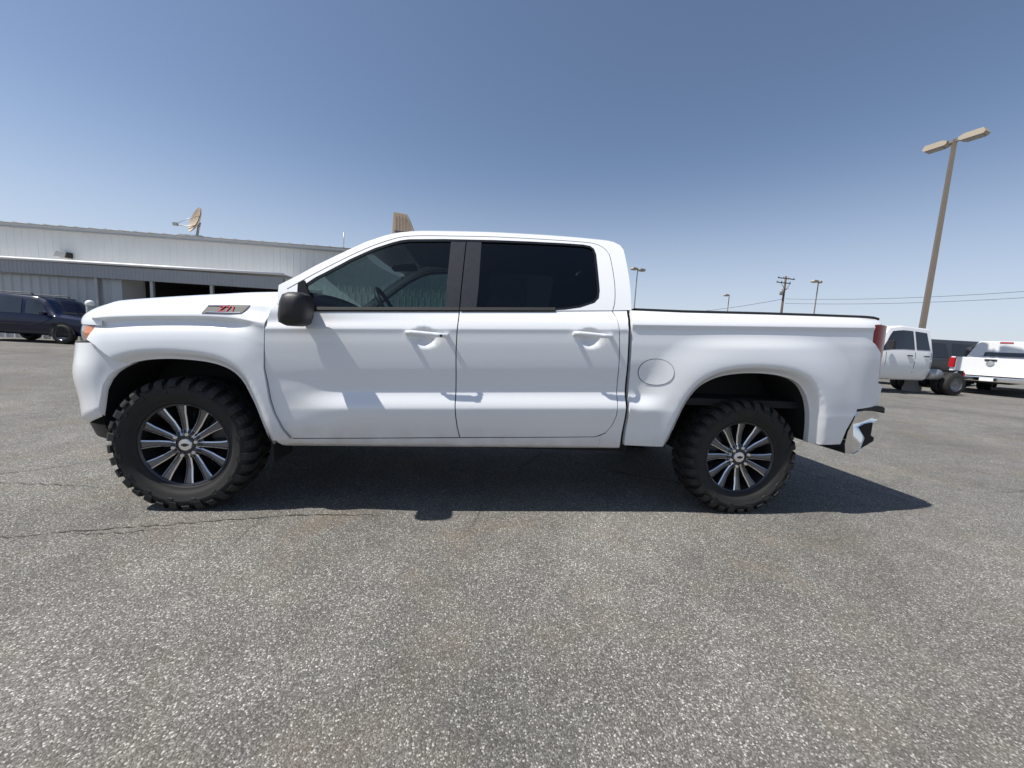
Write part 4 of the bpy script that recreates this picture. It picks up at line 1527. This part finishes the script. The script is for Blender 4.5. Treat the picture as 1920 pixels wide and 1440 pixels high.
# white cab and bare chassis behind the tail of the pickup
cc = empty('chassis_cab_truck', (17.55, 10.55, 0), 'white cab-chassis truck without a bed, bare black frame behind its cab', 'truck', rz=math.pi)
CC = [(-0.62, 0.62, 1.52, 2.10, 0.80, 0.92, 0.70), (-0.55, 0.50, 1.52, 2.36, 0.86, 0.97, 0.74), (0.6, 0.48, 1.52, 2.42, 0.88, 0.98, 0.76), (1.05, 0.48, 1.50, 2.36, 0.88, 0.98, 0.74), (1.75, 0.48, 1.46, 1.56, 0.88, 0.98, 0.84), (2.9, 0.50, 1.38, 1.46, 0.86, 0.96, 0.82), (3.2, 0.55, 1.20, 1.30, 0.80, 0.90, 0.74)]
body_loft('cab_body', CC, M['white2'], cc)
for sd in (-1, 1):
    side_pane('side_window', CC, [(-0.45, 0.08), (-0.42, 0.85), (0.10, 0.87), (0.10, 0.08)], M['glass_far'], cc, sd)
    side_pane('side_window', CC, [(0.18, 0.08), (0.18, 0.87), (1.0, 0.86), (1.42, 0.35), (1.5, 0.08)], M['glass_far'], cc, sd)
    arch(cc, CC, 2.2, 0.46, sd)
    car_wheel(cc, 2.2, sd * 0.88, 0.40)
    car_wheel(cc, -1.75, sd * 0.84, 0.42, 0.26)
    car_wheel(cc, -1.75, sd * 0.56, 0.42, 0.26)
    box('frame_rail', -2.7, 1.0, sd * 0.42 - 0.04, sd * 0.42 + 0.04, 0.72, 0.92, M['under'], cc)
    bm = bmesh.new()
    cyl(bm, (-0.95, sd * 0.72, 0.74), (1, 0, 0), 0.19, 0.55, 16)
    from_bm('fuel_tank', bm, M['galv'], cc)
    bm = bmesh.new()
    tube(bm, [(-2.35, sd * 0.5, 0.86), (-1.95, sd * 0.5, 0.66), (-1.55, sd * 0.5, 0.66), (-1.1, sd * 0.5, 0.86)], 0.035, 6)
    from_bm('leaf_spring', bm, M['galv'], cc)
bm = bmesh.new()
cyl(bm, (-1.75, 0, 0.42), (0, 1, 0), 0.07, 1.7, 10)
cyl(bm, (-1.75, 0, 0.42), (0, 1, 0), 0.2, 0.34, 14)
from_bm('rear_axle', bm, M['under'], cc)
for xx in (-2.6, -1.2, -0.3):
    box('cross_member', xx - 0.05, xx + 0.05, -0.40, 0.40, 0.74, 0.88, M['under'], cc)
bm = bmesh.new()
prism(bm, [(-0.35, 1.58), (0.35, 1.58), (0.35, 2.2), (-0.35, 2.2)], 'x', -0.64, -0.60)
from_bm('rear_window', bm, M['glass_far'], cc)
box('running_board', -0.5, 1.55, -1.02, -0.86, 0.44, 0.50, M['black'], cc)
for sd in (-1, 1):
    for xg in (-0.52, 0.135, 1.30):
        side_pane('door_gap', CC, [(xg, -0.93), (xg, -0.03), (xg + 0.016, -0.03), (xg + 0.016, -0.93)], M['under'], cc, sd, 0.003)
    for xh in (-0.40, 0.28):
        bm = bmesh.new()
        bx(bm, xh, xh + 0.2, sd * 0.985, sd * 1.02, 1.34, 1.385)
        from_bm('door_handle', bm, M['black'], cc, bevel=0.01)
    bm = bmesh.new()
    bx(bm, 1.30, 1.42, sd * 1.02, sd * 1.26, 1.55, 1.86)
    from_bm('tow_mirror', bm, M['black'], cc, bevel=0.03)
    box('tail_light', -2.74, -2.70, sd * 0.42 - 0.06, sd * 0.42 + 0.06, 0.72, 0.86, M['tail_red'], cc)

def tail_pickup(loc, rz, label, paint, group, sc=1.0):
    t = empty('far_pickup', loc, label, 'pickup truck', group, rz)
    P = [(-0.10, 0.62, 1.30, 1.92, 0.86, 0.96, 0.66), (0.05, 0.52, 1.30, 1.97, 0.88, 0.98, 0.70), (1.2, 0.50, 1.30, 2.00, 0.90, 0.99, 0.72), (1.6, 0.50, 1.28, 1.94, 0.90, 0.99, 0.70), (2.25, 0.50, 1.24, 1.32, 0.90, 0.99, 0.82), (3.4, 0.52, 1.18, 1.26, 0.88, 0.97, 0.82), (3.65, 0.6, 1.02, 1.12, 0.80, 0.9, 0.74)]
    body_loft('cab_body', P, paint, t)
    for sd in (-1, 1):
        bm = bmesh.new()
        bx(bm, -1.98, -0.13, sd * 0.90 - 0.06, sd * 0.90 + 0.06, 0.60, 1.32)
        from_bm('bed_wall', bm, paint, t, bevel=0.03)
        side_pane('side_window', P, [(0.12, 0.08), (0.14, 0.85), (0.75, 0.88), (0.75, 0.08)], M['glass_far'], t, sd)
        side_pane('side_window', P, [(0.82, 0.08), (0.82, 0.88), (1.55, 0.86), (1.95, 0.4), (2.05, 0.08)], M['glass_far'], t, sd)
        car_wheel(t, -1.05, sd * 0.86, 0.40)
        car_wheel(t, 2.7, sd * 0.86, 0.40)
        arch(t, [(-2, 0.5, 1.2, 1.3, 0.9, 0.955, 0.9), (3.6, 0.5, 1.2, 1.3, 0.9, 0.975, 0.9)], -1.05, 0.46, sd)
        arch(t, P, 2.7, 0.46, sd)
        box('tail_light', -2.03, -1.975, sd * 0.90 - 0.085, sd * 0.90 + 0.085, 0.92, 1.28, M['tail_red'], t, bevel=0.01)
    box('tailgate', -2.02, -1.96, -0.80, 0.80, 0.68, 1.31, paint, t, bevel=0.015)
    box('bed_floor', -1.95, -0.13, -0.85, 0.85, 0.66, 0.70, M['under'], t)
    bm = bmesh.new()
    bx(bm, -2.16, -1.99, -0.94, 0.94, 0.48, 0.64)
    from_bm('rear_bumper', bm, M['chrome'], t, bevel=0.03)
    bm = bmesh.new()
    lathe(bm, [(0.001, -0.03), (0.085, -0.03), (0.10, -0.015), (0.10, 0.0)], 20)
    bm.transform(Matrix.Translation((-2.02, 0, 1.12)) @ Matrix.Rotation(R(-90), 4, 'Z'))
    from_bm('emblem', bm, M['chrome'], t, angle=R(40))
    bm = bmesh.new()
    prism(bm, [(-0.50, 1.40), (0.50, 1.40), (0.44, 1.84), (-0.44, 1.84)], 'x', -0.125, -0.10)
    for vv in bm.verts:
        vv.co.x += 0.16 * (vv.co.z - 1.40)
    from_bm('rear_window', bm, M['glass_far'], t)
    box('tailgate_handle', -2.045, -2.015, -0.14, 0.14, 1.205, 1.265, M['black'], t, bevel=0.008)
    box('licence_plate', -2.185, -2.165, -0.16, 0.16, 0.50, 0.62, M['white_trim'], t)
    box('stop_lamp', -0.115, -0.09, -0.16, 0.16, 1.90, 1.95, M['tail_red'], t)
    for sd in (-1, 1):
        bm = bmesh.new()
        bx(bm, 1.75, 1.87, sd * 1.0, sd * 1.24, 1.28, 1.52)
        from_bm('side_mirror', bm, M['black'], t, bevel=0.03)
        for xg in (0.02, 0.785, 1.72):
            side_pane('door_gap', P, [(xg, -0.85), (xg, -0.03), (xg + 0.016, -0.03), (xg + 0.016, -0.85)], M['under'], t, sd, 0.003)
        bm = bmesh.new()
        bx(bm, -1.98, -0.13, sd * 0.90 - 0.065, sd * 0.90 + 0.065, 1.325, 1.345)
        from_bm('bed_rail', bm, M['black'], t)
    box('under_frame', -2.0, 3.2, -0.5, 0.5, 0.42, 0.6, M['under'], t)
    t.scale = (sc, sc, sc)
    return t
tail_pickup((24.15, 11.5, 0), R(24), 'white pickup seen from behind with red tail lights and round chrome tailgate emblem', M['white2'], 'parked pickups at right', 1.12)

def far_suv(loc, rz, label, paint, sc=1.0):
    t = empty('far_suv', loc, label, 'suv', 'parked SUVs at right', rz)
    S = [(-2.4, 0.55, 1.15, 1.62, 0.84, 0.92, 0.62), (-2.25, 0.42, 1.15, 1.86, 0.88, 0.97, 0.70), (0.2, 0.38, 1.14, 1.92, 0.90, 0.99, 0.74), (0.7, 0.38, 1.12, 1.84, 0.90, 0.99, 0.72), (1.4, 0.38, 1.10, 1.20, 0.90, 0.99, 0.82), (2.4, 0.42, 1.02, 1.10, 0.88, 0.96, 0.82), (2.6, 0.5, 0.85, 0.95, 0.78, 0.86, 0.7)]
    body_loft('suv_body', S, paint, t)
    for sd in (-1, 1):
        for a, b in ((-2.1, -1.25), (-1.17, -0.2)):
            side_pane('side_window', S, [(a, 0.08), (a + 0.05, 0.86), (b, 0.88), (b, 0.08)], M['glass_far'], t, sd)
        side_pane('side_window', S, [(-0.12, 0.08), (-0.12, 0.88), (0.66, 0.86), (1.16, 0.08)], M['glass_far'], t, sd)
        for wx in (-1.5, 1.55):
            arch(t, S, wx, 0.46, sd)
            car_wheel(t, wx, sd * 0.88, 0.39)
        box('tail_light', -2.40, -2.28, sd * 0.86 - 0.07, sd * 0.86 + 0.07, 1.0, 1.45, M['tail_red'], t, bevel=0.01)
    bm = bmesh.new()
    prism(bm, [(-0.62, 1.24), (0.62, 1.24), (0.52, 1.72), (-0.52, 1.72)], 'x', -2.44, -2.40)
    for vv in bm.verts:
        vv.co.x += 0.12 * (vv.co.z - 1.24)
    from_bm('rear_window', bm, M['glass_far'], t)
    bm = bmesh.new()
    prism(bm, [(0.74, 1.86), (1.42, 1.22), (1.435, 1.24), (0.75, 1.88)], 'y', -0.66, 0.66)
    from_bm('windscreen', bm, M['glass_far'], t)
    t.scale = (sc, sc, sc)
    return t
far_suv((22.6, 14.4, 0), R(150), 'dark grey SUV parked behind the white cab-chassis truck', M['grey2'], 1.18)
far_suv((27.2, 16.2, 0), R(25), 'dark SUV with black glass parked in the row behind the white pickup', M['navy'], 1.18)
far_suv((28.6, 13.4, 0), R(30), 'white SUV half out of frame at the right edge', M['white2'], 1.18)

# ------------------------------------------------------------------ poles and wires
M['pole'] = mat('bronze_pole', (0.20, 0.165, 0.13), 0.5, 0.2, var=0.1)
M['head'] = mat('lamp_housing', (0.40, 0.34, 0.26), 0.5, 0.1, var=0.08)
M['lens'] = mat('lamp_lens', (0.30, 0.28, 0.25), 0.25)
M['wood'] = mat('creosote_wood', (0.10, 0.075, 0.055), 0.85, var=0.3, vscale=9)
M['wire'] = mat('wire', (0.05, 0.05, 0.052), 0.6)
M['porcelain'] = mat('porcelain', (0.25, 0.24, 0.23), 0.3)
M['concrete'] = mat('concrete', (0.34, 0.33, 0.31), 0.85, bump=0.3, bscale=40, var=0.15)

def light_pole(loc, h, w, label, heads, rz, group=None, name='light_pole'):
    t = empty(name, loc, label, 'light pole', group, rz)
    bm = bmesh.new()
    n = 8 if w < 0.12 else 4
    rr = w / 2 * (1.0 if n > 4 else 1.3)
    tube(bm, [(0, 0, 0.5), (0, 0, h)], rr, n, False, rr * 0.62)
    from_bm('pole', bm, M['pole'], t, angle=R(40))
    bm = bmesh.new()
    lathe(bm, [(0.001, -0.62), (0.26, -0.62), (0.28, -0.60), (0.28, 0.0)], 20)
    bm.transform(Matrix.Rotation(R(-90), 4, 'X'))
    for vv in bm.verts:
        vv.co.z = abs(vv.co.z)
    from_bm('pole_base', bm, M['concrete'], t, angle=R(40))
    for s, L, W_, H_ in heads:
        bm = bmesh.new()
        a = 0.22 * abs(L)
        prism(bm, [(s * a, -H_ * 0.30), (s * (a + abs(L) * 0.12), -H_ * 0.5), (s * (a + abs(L) * 0.92), -H_ * 0.5), (s * (a + abs(L)), -H_ * 0.15), (s * (a + abs(L) * 0.9), H_ * 0.5), (s * (a + abs(L) * 0.2), H_ * 0.5), (s * a, H_ * 0.2)], 'y', -W_ / 2, W_ / 2)
        bm.transform(Matrix.Translation((0, 0, h - 0.06)))
        hd = from_bm('lamp_head', bm, M['head'], t)
        box('lamp_lens', min(s * (a + abs(L) * 0.2), s * (a + abs(L) * 0.88)), max(s * (a + abs(L) * 0.2), s * (a + abs(L) * 0.88)), -W_ * 0.42, W_ * 0.42, h - 0.06 - H_ * 0.5 - 0.03, h - 0.06 - H_ * 0.5 + 0.002, M['lens'], hd)
        box('lamp_arm', min(0, s * a), max(0, s * (a + 0.05)), -0.035, 0.035, h - 0.10, h - 0.02, M['pole'], t)
    return t
light_pole((19.20, 10.90, 0), 9.40, 0.185, 'tall bronze light pole with two box lamp heads behind the tail of the pickup', [(-1, 0.68, 0.36, 0.20), (1, 0.68, 0.36, 0.20)], R(-75))
light_pole((36.75, 48.2, 0), 8.85, 0.16, 'small distant light pole furthest from the cab, left of the utility pole', [(-1, 0.72, 0.4, 0.22)], R(10), 'distant light poles', 'distant_light_pole')
light_pole((36.5, 34.1, 0), 8.72, 0.14, 'distant light pole just right of the utility pole', [(-1, 0.70, 0.4, 0.20), (1, 0.28, 0.3, 0.2)], R(10), 'distant light poles', 'distant_light_pole')
light_pole((17.75, 35.1, 0), 8.78, 0.14, 'distant light pole with two heads rising right beside the cab', [(-1, 0.62, 0.4, 0.2), (1, 0.72, 0.4, 0.22)], R(20), 'distant light poles', 'distant_light_pole')

def utility_pole(loc, h, rz, label, arms=True):
    t = empty('utility_pole', loc, label, 'utility pole', None, rz)
    bm = bmesh.new()
    tube(bm, [(0, 0, 0), (0, 0, h)], 0.19, 10, False, 0.125)
    from_bm('pole', bm, M['wood'], t)
    if not arms:
        return t
    for z, x0, x1 in ((h - 0.35, -1.55, 1.35), (h - 0.95, -1.65, 0.75)):
        ar = box('crossarm', x0, x1, -0.20, -0.12, z - 0.06, z + 0.06, M['wood'], t)
        for k in range(4):
            xx = x0 + 0.12 + (x1 - x0 - 0.24) * k / 3
            bm = bmesh.new()
            cyl(bm, (xx, -0.16, z + 0.16), (0, 0, 1), 0.05, 0.2, 8)
            from_bm('insulator', bm, M['porcelain'], ar)
    bm = bmesh.new()
    tube(bm, [(-0.9, -0.16, h - 1.0), (0, -0.16, h - 1.9)], 0.03, 6)
    tube(bm, [(0.7, -0.16, h - 1.0), (0, -0.16, h - 1.9)], 0.03, 6)
    from_bm('arm_brace', bm, M['wood'], t)
    bm = bmesh.new()
    cyl(bm, (-0.42, 0, h - 2.2), (0, 0, 1), 0.22, 0.75, 12)
    from_bm('transformer', bm, M['galv'], t)
    bm = bmesh.new()
    tube(bm, [(0, 0, h - 2.0), (0.4, 0, h - 1.75), (0.75, 0, h - 1.55)], 0.025, 6)
    from_bm('cutout_arm', bm, M['galv'], t)
    return t
utility_pole((44.4, 47.7, 0), 11.85, R(8), 'wooden utility pole with crossarms and wires beyond the truck bed')
utility_pole((58.5, 29.6, 0), 9.6, R(40), 'plain wooden utility pole just outside the right edge carrying the wires', False)

def wire(pts, r, label):
    cu = bmesh.new()
    a, b, sag = Vector(pts[0]), Vector(pts[1]), pts[2]
    P = []
    for k in range(25):
        t = k / 24
        p = a.lerp(b, t)
        p.z -= sag * 4 * t * (1 - t)
        P.append(p)
    tube(cu, P, r, 5)
    o = from_bm('overhead_wire', cu, M['wire'])
    tag(o, label, 'wire', 'overhead wires')
wire(((44.5, 47.4, 8.75), (58.5, 29.5, 8.95), 0.42), 0.022, 'upper overhead wire running from the utility pole to the right edge')
wire(((44.5, 47.4, 8.15), (58.5, 29.5, 8.30), 0.38), 0.022, 'lower overhead wire running from the utility pole to the right edge')
wire(((44.3, 47.6, 8.75), (39.5, 75.0, 8.1), 0.5), 0.028, 'thin overhead wire dropping from the utility pole to the left')
